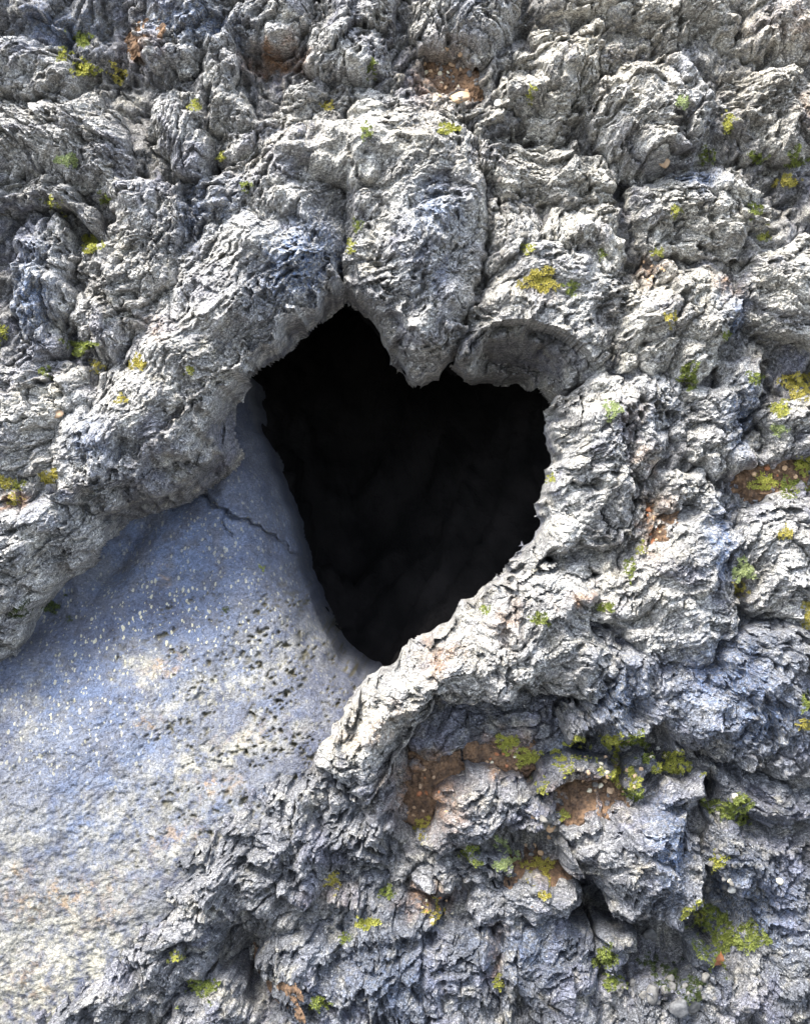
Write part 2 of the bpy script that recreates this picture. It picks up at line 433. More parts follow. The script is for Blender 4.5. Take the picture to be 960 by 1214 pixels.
def lava_material(name, dark, light, bump=1.0, speck=.5, tint=1.0):
    m, t, b = nodes(name)
    co = nn(t, 'ShaderNodeNewGeometry').outputs['Position']
    c = mix(t, ramp(t, noise(t, co, 14, 5, .6), .3, .7), dark, light)
    # mottling: violet grey and warm grey
    c = mix(t, math_(t, 'MULTIPLY', ramp(t, noise(t, co, 9, 4, .6, .6), .5, .68), .55), c, (0.090, 0.093, 0.129, 1))
    c = mix(t, math_(t, 'MULTIPLY', ramp(t, noise(t, co, 23, 4, .6), .5, .72), .5), c, (0.270, 0.252, 0.208, 1))
    fine = noise(t, co, 210, 4, .7)
    c = mix(t, math_(t, 'MULTIPLY', ramp(t, fine, .35, .68), .6), c, mix(t, 1.0, c, (1.9, 1.88, 1.8, 1), 'MULTIPLY'))
    c = mix(t, math_(t, 'MULTIPLY', ramp(t, noise(t, co, 95, 4, .7), .47, .36), .5), c, mix(t, 1.0, c, (.42, .43, .47, 1), 'MULTIPLY'))
    cb = nn(t, 'ShaderNodeCombineXYZ')
    t.links.new(math_(t, 'MULTIPLY', attr(t, 'flow_a'), .11), cb.inputs[0]); t.links.new(attr(t, 'flow_b'), cb.inputs[1])
    fco = cb.outputs[0]
    cmb = math_(t, 'ADD', math_(t, 'MULTIPLY', attr(t, 'comb'), .65), .35)
    f1 = noise(t, fco, .42, 3, .6, .3); f2 = noise(t, fco, 1.1, 3, .65)
    c = mix(t, math_(t, 'MULTIPLY', math_(t, 'MULTIPLY', ramp(t, f1, .48, .66), cmb), .6), c, mix(t, 1.0, c, (1.8, 1.78, 1.72, 1), 'MULTIPLY'))
    c = mix(t, math_(t, 'MULTIPLY', math_(t, 'MULTIPLY', ramp(t, f1, .47, .33), cmb), .7), c, mix(t, 1.0, c, (.38, .39, .44, 1), 'MULTIPLY'))
    c = mix(t, math_(t, 'MULTIPLY', math_(t, 'MULTIPLY', ramp(t, f2, .46, .3), cmb), .6), c, mix(t, 1.0, c, (.4, .4, .43, 1), 'MULTIPLY'))
    brk = ramp(t, noise(t, co, 120, 3, .6), .32, .62)
    c = mix(t, math_(t, 'MULTIPLY', math_(t, 'MULTIPLY', attr(t, 'blue'), brk), .92 * tint), c, (0.070, 0.112, 0.205, 1))
    c = mix(t, math_(t, 'MULTIPLY', math_(t, 'MULTIPLY', attr(t, 'cream'), brk), .7), c, (0.350, 0.315, 0.250, 1))
    c = mix(t, math_(t, 'MULTIPLY', math_(t, 'MULTIPLY', attr(t, 'rust'), ramp(t, noise(t, co, 60, 4, .7), .3, .55)), .8), c, (0.216, 0.120, 0.063, 1))
    for gs, gk in ((330, .5), (620, .4)):
        gv = vor(t, co, gs)
        gr = nn(t, 'ShaderNodeMapRange'); t.links.new(nnsep(t, gv.outputs['Color']), gr.inputs[0]); gr.inputs[3].default_value = 1 - gk; gr.inputs[4].default_value = 1 + gk
        gc = nn(t, 'ShaderNodeCombineColor')
        for q_ in range(3): t.links.new(gr.outputs[0], gc.inputs[q_])
        c = mix(t, 1.0, c, gc.outputs[0], 'MULTIPLY')
    # pale crystals, thinly scattered
    v = vor(t, co, 240)
    sp = math_(t, 'MULTIPLY', math_(t, 'LESS_THAN', v.outputs['Distance'], .30), math_(t, 'GREATER_THAN', nnsep(t, v.outputs['Color']), .93))
    sp = math_(t, 'MULTIPLY', sp, ramp(t, noise(t, co, 12, 2), .45, .6))
    c = mix(t, math_(t, 'MULTIPLY', sp, speck), c, (0.450, 0.444, 0.420, 1))
    t.links.new(c, b.inputs['Base Color'])
    b.inputs['Roughness'].default_value = .85
    b.inputs['Specular IOR Level'].default_value = .3
    bn = nn(t, 'ShaderNodeBump'); bn.inputs['Strength'].default_value = .9 * bump; bn.inputs['Distance'].default_value = .0022
    hh = math_(t, 'ADD', noise(t, co, 420, 4, .7), math_(t, 'MULTIPLY', noise(t, co, 150, 4, .65), .8))
    pv1 = ramp(t, vor(t, co, 210).outputs['Distance'], .12, .5); pv2 = ramp(t, vor(t, co, 420).outputs['Distance'], .1, .5)
    hh = math_(t, 'ADD', hh, math_(t, 'MULTIPLY', math_(t, 'ADD', pv1, pv2), .8))
    hh = math_(t, 'ADD', hh, math_(t, 'MULTIPLY', math_(t, 'ADD', f1, f2), math_(t, 'MULTIPLY', cmb, 1.5)))
    t.links.new(hh, bn.inputs['Height'])
    t.links.new(bn.outputs[0], b.inputs['Normal'])
    return m


def nnsep(t, col):
    n = nn(t, 'ShaderNodeSeparateColor'); t.links.new(col, n.inputs[0])
    return n.outputs[0]


M_LAVA = lava_material('grey_lava', (0.132, 0.131, 0.133, 1), (0.285, 0.281, 0.272, 1))
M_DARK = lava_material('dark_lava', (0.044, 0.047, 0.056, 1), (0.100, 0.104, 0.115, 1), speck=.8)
M_PALE = lava_material('pale_weathered_lava', (.155, .152, .146, 1), (.33, .322, .30, 1))
M_MID = lava_material('mid_dark_lava', (0.068, 0.071, 0.080, 1), (0.158, 0.159, 0.168, 1), speck=.7)  # tone between the grey and the dark lava
M_UNDER = lava_material('ground_lava', (0.066, 0.066, 0.072, 1), (0.150, 0.147, 0.144, 1))


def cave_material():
    m, t, b = nodes('cave_painted_dark')
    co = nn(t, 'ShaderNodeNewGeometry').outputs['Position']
    c = mix(t, ramp(t, noise(t, co, 8, 5, .65), .3, .7), (0.002, 0.002, 0.002, 1), (0.010, 0.009, 0.009, 1))  # rock coloured near black to stand in for the dark inside
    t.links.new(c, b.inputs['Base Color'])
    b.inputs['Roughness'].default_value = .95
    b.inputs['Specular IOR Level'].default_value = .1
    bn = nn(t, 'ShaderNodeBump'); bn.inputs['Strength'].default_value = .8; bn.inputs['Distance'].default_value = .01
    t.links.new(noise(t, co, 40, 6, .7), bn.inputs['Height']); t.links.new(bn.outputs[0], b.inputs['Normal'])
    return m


def slab_material():
    m, t, b = nodes('smooth_lava')
    co = nn(t, 'ShaderNodeNewGeometry').outputs['Position']
    c = mix(t, ramp(t, noise(t, co, 7, 5, .6), .35, .65), (0.038, 0.043, 0.064, 1), (0.071, 0.076, 0.093, 1))
    c = mix(t, math_(t, 'MULTIPLY', attr(t, 'blue'), ramp(t, noise(t, co, 30, 5, .6), .35, .6)), c, (0.060, 0.081, 0.135, 1))
    c = mix(t, math_(t, 'MULTIPLY', attr(t, 'cream'), ramp(t, noise(t, co, 45, 5, .65), .36, .62)), c, (0.198, 0.189, 0.159, 1))
    c = mix(t, math_(t, 'MULTIPLY', attr(t, 'rust'), ramp(t, noise(t, co, 70, 5, .7), .45, .62)), c, (0.180, 0.123, 0.072, 1))
    fine = noise(t, co, 230, 4, .7)
    c = mix(t, math_(t, 'MULTIPLY', ramp(t, fine, .35, .7), .55), c, mix(t, 1.0, c, (1.55, 1.53, 1.48, 1), 'MULTIPLY'))
    c = mix(t, math_(t, 'MULTIPLY', ramp(t, noise(t, co, 120, 4, .7), .46, .34), .6), c, mix(t, 1.0, c, (.5, .5, .52, 1), 'MULTIPLY'))
    for gs, gk in ((300, .16), (560, .26), (130, .06)):
        gv = vor(t, co, gs)
        gr = nn(t, 'ShaderNodeMapRange'); t.links.new(nnsep(t, gv.outputs['Color']), gr.inputs[0]); gr.inputs[3].default_value = 1 - gk; gr.inputs[4].default_value = 1 + gk
        gc = nn(t, 'ShaderNodeCombineColor')
        for q_ in range(3): t.links.new(gr.outputs[0], gc.inputs[q_])
        c = mix(t, 1.0, c, gc.outputs[0], 'MULTIPLY')
    # feldspar crystals
    va = nn(t, 'ShaderNodeVectorMath'); va.operation = 'MULTIPLY_ADD'; va.inputs[1].default_value = (.006, .006, .006)
    t.links.new(noise(t, co, 90, 2, out=1), va.inputs[0]); t.links.new(co, va.inputs[2])
    wco = va.outputs[0]
    for sc, th, r, k in ((110, .80, .34, .85), (68, .93, .27, .85), (190, .86, .36, .6)):
        mp = nn(t, 'ShaderNodeMapping'); mp.inputs['Rotation'].default_value = (0, .5, 0); mp.inputs['Scale'].default_value = (1.5, 1, .8)
        t.links.new(wco, mp.inputs[0])
        v = vor(t, mp.outputs[0], sc)
        sp = math_(t, 'MULTIPLY', math_(t, 'LESS_THAN', math_(t, 'MULTIPLY', v.outputs['Distance'], math_(t, 'ADD', noise(t, co, 150, 2), .5)), r), math_(t, 'GREATER_THAN', nnsep(t, v.outputs['Color']), th))
        sp = math_(t, 'MULTIPLY', sp, math_(t, 'ADD', attr(t, 'speck'), .12))
        c = mix(t, math_(t, 'MULTIPLY', sp, k), c, (.31, .295, .215, 1))
    c = mix(t, math_(t, 'MULTIPLY', attr(t, 'hole'), .85), c, (.050, .042, .016, 1))
    t.links.new(c, b.inputs['Base Color'])
    b.inputs['Roughness'].default_value = .8
    b.inputs['Specular IOR Level'].default_value = .35
    bn = nn(t, 'ShaderNodeBump'); bn.inputs['Strength'].default_value = .8; bn.inputs['Distance'].default_value = .0018
    t.links.new(math_(t, 'ADD', math_(t, 'ADD', noise(t, co, 200, 5, .7, .5), ramp(t, vor(t, co, 330).outputs['Distance'], .1, .5)), noise(t, co, 80, 4, .6)), bn.inputs['Height']); t.links.new(bn.outputs[0], b.inputs['Normal'])
    return m


def plain(name, a, b_, scale=60, rough_=.85, bump=.5, dist=.003, random_=0.0, trans=0.0):
    m, t, b = nodes(name)
    co = nn(t, 'ShaderNodeNewGeometry').outputs['Position']
    c = mix(t, ramp(t, noise(t, co, scale, 4, .65), .3, .7), a, b_)
    if random_:
        oi = nn(t, 'ShaderNodeObjectInfo').outputs['Random']
        c = mix(t, math_(t, 'MULTIPLY', oi, random_), c, mix(t, 1.0, c, (1.5, 1.35, 1.1, 1), 'MULTIPLY'))
    t.links.new(c, b.inputs['Base Color'])
    b.inputs['Roughness'].default_value = rough_
    b.inputs['Specular IOR Level'].default_value = .3
    if trans:
        b.inputs['Subsurface Weight'].default_value = trans
        b.inputs['Subsurface Radius'].default_value = (.002, .003, .0006)
    bn = nn(t, 'ShaderNodeBump'); bn.inputs['Strength'].default_value = bump; bn.inputs['Distance'].default_value = dist
    t.links.new(noise(t, co, scale * 3.3, 4, .7), bn.inputs['Height']); t.links.new(bn.outputs[0], b.inputs['Normal'])
    return m


M_FIELD = plain('lava_field', (.035, .035, .04, 1), (.085, .08, .078, 1), 6, .95, .8, .05)
M_CAVE, M_SLAB = cave_material(), slab_material()
M_SOIL = plain('brown_soil', (0.055, 0.036, 0.025, 1), (0.185, 0.112, 0.064, 1), 75, .95, .9, .004)

# ------------------------------------------------------------------ height fields of the whole place
STEP = 1.5
SURF = {}          # name -> sampler used to rest things on the rock
HMAP_X0, HMAP_Y0, HM_W, HM_H = -620, -750, 1241, 1501
HMAP = np.full((HM_H, HM_W), -400, np.float32)     # highest rock surface per unit of the face


def stamp(x, y, w):
    i = np.round(x - HMAP_X0).astype(int); j = np.round(y - HMAP_Y0).astype(int)
    k = (i >= 0) & (i < HM_W) & (j >= 0) & (j < HM_H)
    np.maximum.at(HMAP, (j[k], i[k]), w[k])


def height_at(px, py):
    """-> face coordinates (x, y, w) of the rock surface met behind a spot of the photograph"""
    w = 0.0
    for _ in range(6):
        k = (DIST - w * S) / DIST
        x, y = (px - 480) * k, (607 - py) * k
        i = int(round(x - HMAP_X0)); j = int(round(y - HMAP_Y0))
        i = min(max(i, 2), HM_W - 3); j = min(max(j, 2), HM_H - 3)
        q = HMAP[j - 2:j + 3, i - 2:i + 3]
        q = q[q > -399]
        w = float(np.percentile(q, 65)) if len(q) else -30.0
    return x, y, w


def field_mesh(name, x0, x1, y0, y1, step, fn, mat):
    xs = np.arange(x0, x1 + step, step, dtype=np.float32); ys = np.arange(y0, y1 + step, step, dtype=np.float32)
    X, Y = np.meshgrid(xs, ys)
    w, keep, dx, dy, att = fn(X, Y)
    F, used = grid_faces(keep, len(ys), len(xs))
    Pv = np.stack([(X + dx).ravel()[used], (Y + dy).ravel()[used], w.ravel()[used]], 1)
    stamp(Pv[:, 0], Pv[:, 1], Pv[:, 2])
    return link(name, Pv, F, mat, smooth=(name == 'smooth_rock_slab'), attrs={k: np.broadcast_to(v, X.shape).ravel()[used] for k, v in att.items()})


def stains(x, y):
    return {'blue': stain(x, y, BLUE, 31), 'cream': stain(x, y, CREAM, 41), 'rust': stain(x, y, RUST, 51)}


def lobe(name, outline, label, cat, mat, z=-25, H=40, R=38, th=30, amp=1.0, fib=1.0, clump=1.0, pit=1.0, seed=1,
         face=None, drop=60, slope=1.6, tx=0.0, ty=0.0, wob=1.0, skirt=90, group=None, edge_w=None, mk=.7):
    P = pl(outline, z + (H * .5 if edge_w is None else edge_w))
    FP = pl(face, z + (H * .5 if edge_w is None else edge_w)) if face else None
    cx, cy = P.mean(0)

    def fn(x, y):
        wb = wob * (13 if face is None else 9)
        jx, jy = wb * fbm(x / 38, y / 38, seed + 40, 3), wb * fbm(x / 38, y / 38, seed + 60, 3)
        d = sdf(x + jx, y + jy, P)
        RR = R * (1 + .75 * perlin(x / 48, y / 48, seed + 80)) * 1.15
        t = np.clip(d / RR, 0, 1)
        w = z + HK * H * (.5 * t + .5 * np.sqrt(np.clip(1 - (1 - t) ** 2, 0, 1))) + LIFT + tx * (x - cx) / 100 + ty * (y - cy) / 100
        e = np.ones_like(w)
        if FP is not None:
            f = sdf(x + 1.5 * jx + 5 * perlin(x / 17, y / 17, seed + 91), y + 1.8 * jy + 6 * perlin(x / 15, y / 15, seed + 92), FP)
            o = np.clip(-f, 0, 200)
            hs_ = (np.maximum(sdf(x, y, HEART), sdf(x, y, OPEN)) > -62) & (f < -1.5)
            w = np.where(hs_, z + H * .7 - np.minimum(slope * o, drop * 2.5) + tx * (x - cx) / 100 + ty * (y - cy) / 100, w)
            w = np.where(hs_ & (d < 6), w - (6 - d) * 2, w)
            e = np.where(hs_ & (f < -3), .95, 1.0)
        w = w - np.where(d < 0, np.minimum(-d * 14, skirt), 0)
        gy_, gx_ = np.gradient(d, STEP)
        gl = np.hypot(gx_, gy_) + 1e-3
        back = np.clip(-d, 0, 10) * .9
        sx, sy = gx_ / np.maximum(gl, .6) * back, gy_ / np.maximum(gl, .6) * back
        yy = y - (np.where(hs_, o * (slope - .4), 0) if FP is not None else 0)
        h, lat, fl = rough(x, yy, th, seed, amp, fib, clump, pit, mk)
        fade = np.clip((d + 8) / 10, .25, 1) * e
        if name == 'lava_block':
            bs, be = shards(x / 62, y / 44, seed + 90)
            w = w + 22 * bs * np.clip(d / 12, 0, 1)
        w = w + (h + features(x, y, jx * .5, jy * .5)) * fade
        lat = lat * fade * np.clip(d / 9, 0, 1)
        dx = 1.6 * amp * perlin(x / 6, y / 6, seed + 70) * np.clip(d / 8, 0, 1)
        return w, (d > -9) & (sdf(x, y, P) > -9.5), dx + sx, sy - np.clip(lat, -6, 8), dict(stains(x, y), flow_a=fl[0], flow_b=fl[1], comb=fl[2])
    m = 14
    o = field_mesh(name, max(P[:, 0].min() - m, -600), min(P[:, 0].max() + m, 600), max(P[:, 1].min() - m, -730), min(P[:, 1].max() + m, 730), STEP, fn, mat)
    return props(o, label, cat, group)


# the opening is cut from the ground sheet, with the ground the smooth slab replaces
HK, LIFT = .9, 2
OPEN = pl('0,1000 0,770 60,690 110,615 215,580 260,530 300,480 440,480 440,800 400,850 500,850 560,825 680,825 700,860 600,960 200,1000')
CUT = pl("-30,740 40,690 120,610 200,585 255,545 300,480 440,480 470,800 420,850 380,890 300,980 200,1060 90,1160 -30,1240")


# hollows between the rocks
DIPS = [(590, 870, 130, 56, 95), (740, 905, 110, 56, 70), (505, 950, 44, 56, 55), (720, 1100, 66, 50, 110), (775, 1135, 90, 50, 80), (840, 1080, 66, 66, 65), (600, 1060, 120, 60, 40),
        (285, 1170, 40, 50, 70), (380, 990, 14, 40, 40), (645, 1010, 34, 34, 40), (890, 955, 70, 40, 45), (90, 255, 34, 26, 44), (262, 190, 34, 40, 34),
        (880, 560, 60, 30, 30), (940, 440, 50, 50, 34), (700, 170, 30, 30, 20), (740, 205, 50, 18, 34), (900, 190, 60, 12, 30), (535, 1120, 40, 40, 20), (860, 470, 16, 70, 24),
        (945, 985, 40, 20, 40), (580, 300, 14, 60, 24), (325, 60, 36, 16, 20), (525, 85, 34, 34, 22)]


def ground():
    def axis(a, b, far):
        core = np.arange(a, b, 2.2)
        g = np.cumsum(3 * 1.06 ** np.arange(70))
        g = g[g < far]
        return np.concatenate([a - g[::-1], core, b + g]).astype(np.float32)
    xs, ys = axis(-560, 560, 2600), axis(-690, 690, 2600)
    X, Y = np.meshgrid(xs, ys)
    out = np.maximum(np.maximum(np.abs(X) - 500, np.abs(Y) - 630), 0)
    big = sm(0, 120, out)
    h, lat, fl = rough(X, Y, 60, 90, 1.1, .8, 1.4, 1)
    w = -34 + h + 14 * fbm(X / 130, Y / 130, 95, 3) + big * (24 + 30 * fbm(X / 210, Y / 210, 97, 4))
    w = w + features(X, Y, 0, 0) * .5
    for px, py, rx, ry, dp in DIPS:
        w = w - dp * np.exp(-((((X - px + 480) / rx) ** 2 + ((Y - 607 + py) / ry) ** 2) ** 1.5))
    d = np.maximum(sdf(X, Y, CUT), sdf(X, Y, HEART) + 40)
    w = w - np.where(d > -8, (d + 8) * 6, 0).clip(0, 120)
    keep = d < 12
    F, used = grid_faces(keep, len(ys), len(xs))
    P = np.stack([X.ravel()[used], (Y - np.clip(lat, -6, 8)).ravel()[used], w.ravel()[used]], 1)
    stamp(P[:, 0], P[:, 1], P[:, 2])
    a = {k: v.ravel()[used] for k, v in dict(stains(X, Y), flow_a=fl[0], flow_b=fl[1], comb=fl[2]).items()}
    props(link('ground', P, F, M_UNDER, attrs=a), kind='structure')


ground()


def lava_field():
    """the lava field in front of the face and an unseen low bank added to dim horizon light"""
    xs = np.linspace(-60, 60, 161).astype(np.float32); ys = -np.concatenate([np.linspace(-.4, 6, 40), np.linspace(6.4, 60, 110)]).astype(np.float32)
    X, Y = np.meshgrid(xs, ys)
    z = -1.9 + 1.2 * sm(4.5, 17, -Y + .8 * perlin(X / 5, Y / 5, 400)) + .5 * fbm(X / 3, Y / 3, 401, 4) + 1.2 * fbm(X / 12, Y / 12, 402, 3) * sm(3, 9, -Y)  # the low far rise is added against the horizon glow
    F, used = grid_faces(np.ones(X.shape, bool), len(ys), len(xs))
    P = np.stack([X.ravel(), Y.ravel(), z.ravel()], 1)[used]
    props(link('terrain', P[:, :], F[:, ::-1], M_FIELD, local=True), kind='structure')


lava_field()


# ---- the dark hollow behind the heart
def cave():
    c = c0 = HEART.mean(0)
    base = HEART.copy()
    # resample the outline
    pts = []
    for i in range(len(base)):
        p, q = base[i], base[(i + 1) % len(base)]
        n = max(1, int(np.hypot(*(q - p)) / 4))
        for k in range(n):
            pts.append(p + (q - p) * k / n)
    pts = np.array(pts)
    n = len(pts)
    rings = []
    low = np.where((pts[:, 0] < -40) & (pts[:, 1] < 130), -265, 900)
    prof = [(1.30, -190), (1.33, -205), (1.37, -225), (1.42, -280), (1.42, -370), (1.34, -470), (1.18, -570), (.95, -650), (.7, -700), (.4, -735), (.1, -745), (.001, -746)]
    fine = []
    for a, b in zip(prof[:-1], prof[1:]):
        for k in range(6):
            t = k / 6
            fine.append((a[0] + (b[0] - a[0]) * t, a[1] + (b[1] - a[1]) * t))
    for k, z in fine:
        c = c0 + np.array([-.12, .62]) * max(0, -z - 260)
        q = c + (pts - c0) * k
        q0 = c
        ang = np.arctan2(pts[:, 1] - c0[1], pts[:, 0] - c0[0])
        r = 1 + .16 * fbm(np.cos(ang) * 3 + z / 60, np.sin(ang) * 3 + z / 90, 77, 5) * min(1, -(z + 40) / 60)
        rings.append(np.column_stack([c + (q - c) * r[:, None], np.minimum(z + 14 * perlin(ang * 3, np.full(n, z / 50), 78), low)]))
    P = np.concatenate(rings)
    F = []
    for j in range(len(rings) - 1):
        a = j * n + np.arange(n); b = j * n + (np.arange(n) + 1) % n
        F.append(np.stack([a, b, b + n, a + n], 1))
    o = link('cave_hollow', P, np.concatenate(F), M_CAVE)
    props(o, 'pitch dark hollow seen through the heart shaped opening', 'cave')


cave()


# ---- smooth slab of the old flow
SLAB_P = "-60,700 60,640 120,590 200,550 236,505 240,420 420,420 500,800 455,800 440,850 400,905 340,950 290,1000 220,1060 150,1130 90,1190 60,1260 -60,1290"



SLAB_OUT = pl("272,380 280,440 291,500 304,528 318,560 333,600 345,640 355,680 368,714 380,746 398,775 428,800 470,812 520,812 520,380", -175)


def slab():
    P = pl(SLAB_P, -50)

    def fn(x, y):
        d = sdf(x, y, P)
        px, py = x + 480, 607 - y
        s_ = sm(520, 1000, py + (px - 200) * .12)
        w = -160 + 136 * s_ + 10 * sm(950, 1200, py)
        so = sdf(x, y, SLAB_OUT)
        so = so + 3.5 * fbm(x / 30, y / 30, 35, 2)
        ins = np.clip(so, 0, 99)
        e = np.abs(so)
        gy_, gx_ = np.gradient(so, STEP)
        sx, sy = -gx_ * np.clip(ins, 0, 12) * .8, -gy_ * np.clip(ins, 0, 12) * .8
        e = np.where(ins > 0, 0, e)
        R = 95
        t = np.clip(e / R, 0, 1)
        w = w - 48 * (1 - t) ** 2 - 62 * (1 - t) ** 5
        w = w + 10 * fbm(x / 150, y / 150, 5, 3) + 2.4 * fbm(x / 34, y / 34, 6, 4)
        # trough below the arch at the left and the crack
        w -= 26 * np.exp(-(line_d(x, y, pl("230,580 170,610 110,680", -90)) / 22) ** 2)
        w -= 18 * np.exp(-(line_d(x, y, pl("120,680 60,720 20,760", -90)) / 26) ** 2)
        w += 12 * np.exp(-(line_d(x, y, pl("135,600 125,650 90,700", -90)) / 14) ** 2)
        jx, jy = 5 * fbm(x / 16, y / 16, 8, 3), 5 * fbm(x / 16, y / 16, 9, 3)
        ck = line_d(x + jx, y + jy, pl("205,575 232,588 252,603 275,614 300,628 322,640 345,664", -85))
        w -= 18 * np.exp(-(ck / (2.0 + 1.2 * perlin(x / 12, y / 12, 36))) ** 2)
        w -= 9 * np.exp(-(line_d(x + jx, y + jy, pl('345,664 356,690 372,706', -85)) / 1.6) ** 2) + 8 * np.exp(-(line_d(x + jx, y + jy, pl('262,607 258,622 268,634', -85)) / 1.4) ** 2)
        w += 3 * np.exp(-((line_d(x + jx, y + jy, pl("205,567 235,581 255,596 280,607 310,624", -85)) - 0) / 5) ** 2)
        ring = np.hypot(x - pl("233,637", -85)[0, 0], (y - pl("233,637", -85)[0, 1]) * 1.1)
        w -= 2.2 * np.exp(-((ring - 13) / 2.6) ** 2)
        # rows of weathered holes that follow the old surface
        c, q = math.cos(math.radians(22)), math.sin(math.radians(22))
        a, b = x * c + y * q, -x * q + y * c
        rows = (.5 + .5 * np.cos((b + 14 * perlin(a / 60, b / 60, 14)) / 27 * 2 * np.pi)) ** 2
        area = (.6 * sm(640, 740, py) + .55 * sm(250, 340, px) * sm(690, 760, py)) * sm(-60, 60, px - 150 + 60 * perlin(x / 60, y / 60, 15)) * (1 - sm(1010, 1080, py))
        area = np.maximum(area * (.45 + .55 * rows) * 1.25, .22 * sm(640, 800, py)) * sm(-.5, .1, perlin(x / 50, y / 50, 16) + .15)
        hole = np.zeros_like(w)
        for sz, sd_, th, dep in ((15, 21, .55, 9), (9, 22, .55, 6), (5.2, 23, .6, 3)):
            f1, f2, rv = worley(x / sz + .4 * perlin(x / 9, y / 9, sd_), y / (sz * .8) + .4 * perlin(x / 9, y / 9, sd_ + 5), sd_)
            k = np.exp(-(f1 / (.18 + .22 * (rv - th))) ** 4) * (rv > th) * area
            hole = np.maximum(hole, np.clip(k * 1.4, 0, 1)); w = w - dep * k
        # grain
        s1_, e1_ = shards(x / 9, y / 7, 24); s2_, e2_ = shards(x / 4.4, y / 3.6, 25)
        w += (.7 * s1_ + .4 * s2_) * (.1 + .9 * sm(800, 1050, py))
        w += .9 * fbm(a / 7, b / 3.6, 17, 3) + 1.1 * sm(800, 1000, py) * fbm(x / 11, y / 8, 18, 3)
        stri = (sm(0, 90, -(px - 150)) * .4 + np.exp(-((px - 120) / 60) ** 2 - ((py - 950) / 70) ** 2))
        w += .8 * stri * ridge((x * .8 + y * .6) / 50, (-x * .6 + y * .8) / 7, 19)
        w = w - 60 * np.where(ins > 0, 0, sm(0, 1, np.clip(-d / 10, 0, 1)))
        B = np.clip(stain(x, y, [(90, 830, 130, 60, 10, .9), (160, 900, 60, 50, 0, .8), (100, 960, 60, 70, -20, .9), (200, 760, 120, 90, 0, .7), (230, 980, 80, 30, 30, .6),
                                 (300, 850, 60, 40, 0, .4), (180, 660, 160, 90, 0, .8), (60, 900, 50, 80, 0, .5), (270, 960, 60, 30, 0, .5)], 33), 0, 1)
        C = np.clip(stain(x, y, [(240, 830, 100, 22, 20, .7), (260, 900, 120, 24, 20, .9), (240, 1000, 100, 30, 30, .8), (60, 1120, 110, 80, 0, .9), (130, 1040, 100, 40, 30, .7),
                                 (160, 800, 40, 22, 0, .8), (20, 1010, 60, 60, 0, .6), (150, 980, 160, 60, 25, .6), (80, 1170, 160, 90, 0, 1.2), (340, 780, 60, 40, 0, .5), (30, 860, 40, 60, 0, .4)], 43), 0, 1)
        Rr = np.clip(stain(x, y, [(180, 800, 26, 12, 20, .7), (250, 935, 30, 12, 0, .8), (170, 865, 16, 10, 0, .9), (60, 1070, 80, 14, 10, .8), (30, 1170, 26, 30, 0, .6),
                                  (205, 1000, 40, 10, 20, .6), (10, 1040, 30, 10, 0, .6), (290, 880, 50, 10, 10, .4), (120, 1090, 40, 12, 30, .5), (170, 690, 8, 14, 0, .4)], 53), 0, 1)
        w = w - np.where(ins > 0, np.minimum(ins * 30, 250), 0)
        return w, (d > -9) & (ins < 9), sx, sy, {'blue': B, 'cream': C, 'rust': Rr, 'hole': hole, 'speck': np.clip(stain(x, y, [(180, 760, 170, 90, 10, 1.0), (80, 860, 110, 70, 0, .9), (230, 640, 90, 60, 0, .5)], 63), 0, 1)}
    o = field_mesh('smooth_rock_slab', P[:, 0].min(), P[:, 0].max() + 40, P[:, 1].min(), P[:, 1].max(), STEP, fn, M_SLAB)
    props(o, 'smooth speckled blue grey rock slab sloping below the arch left of the dark opening', 'rock slab')


slab()

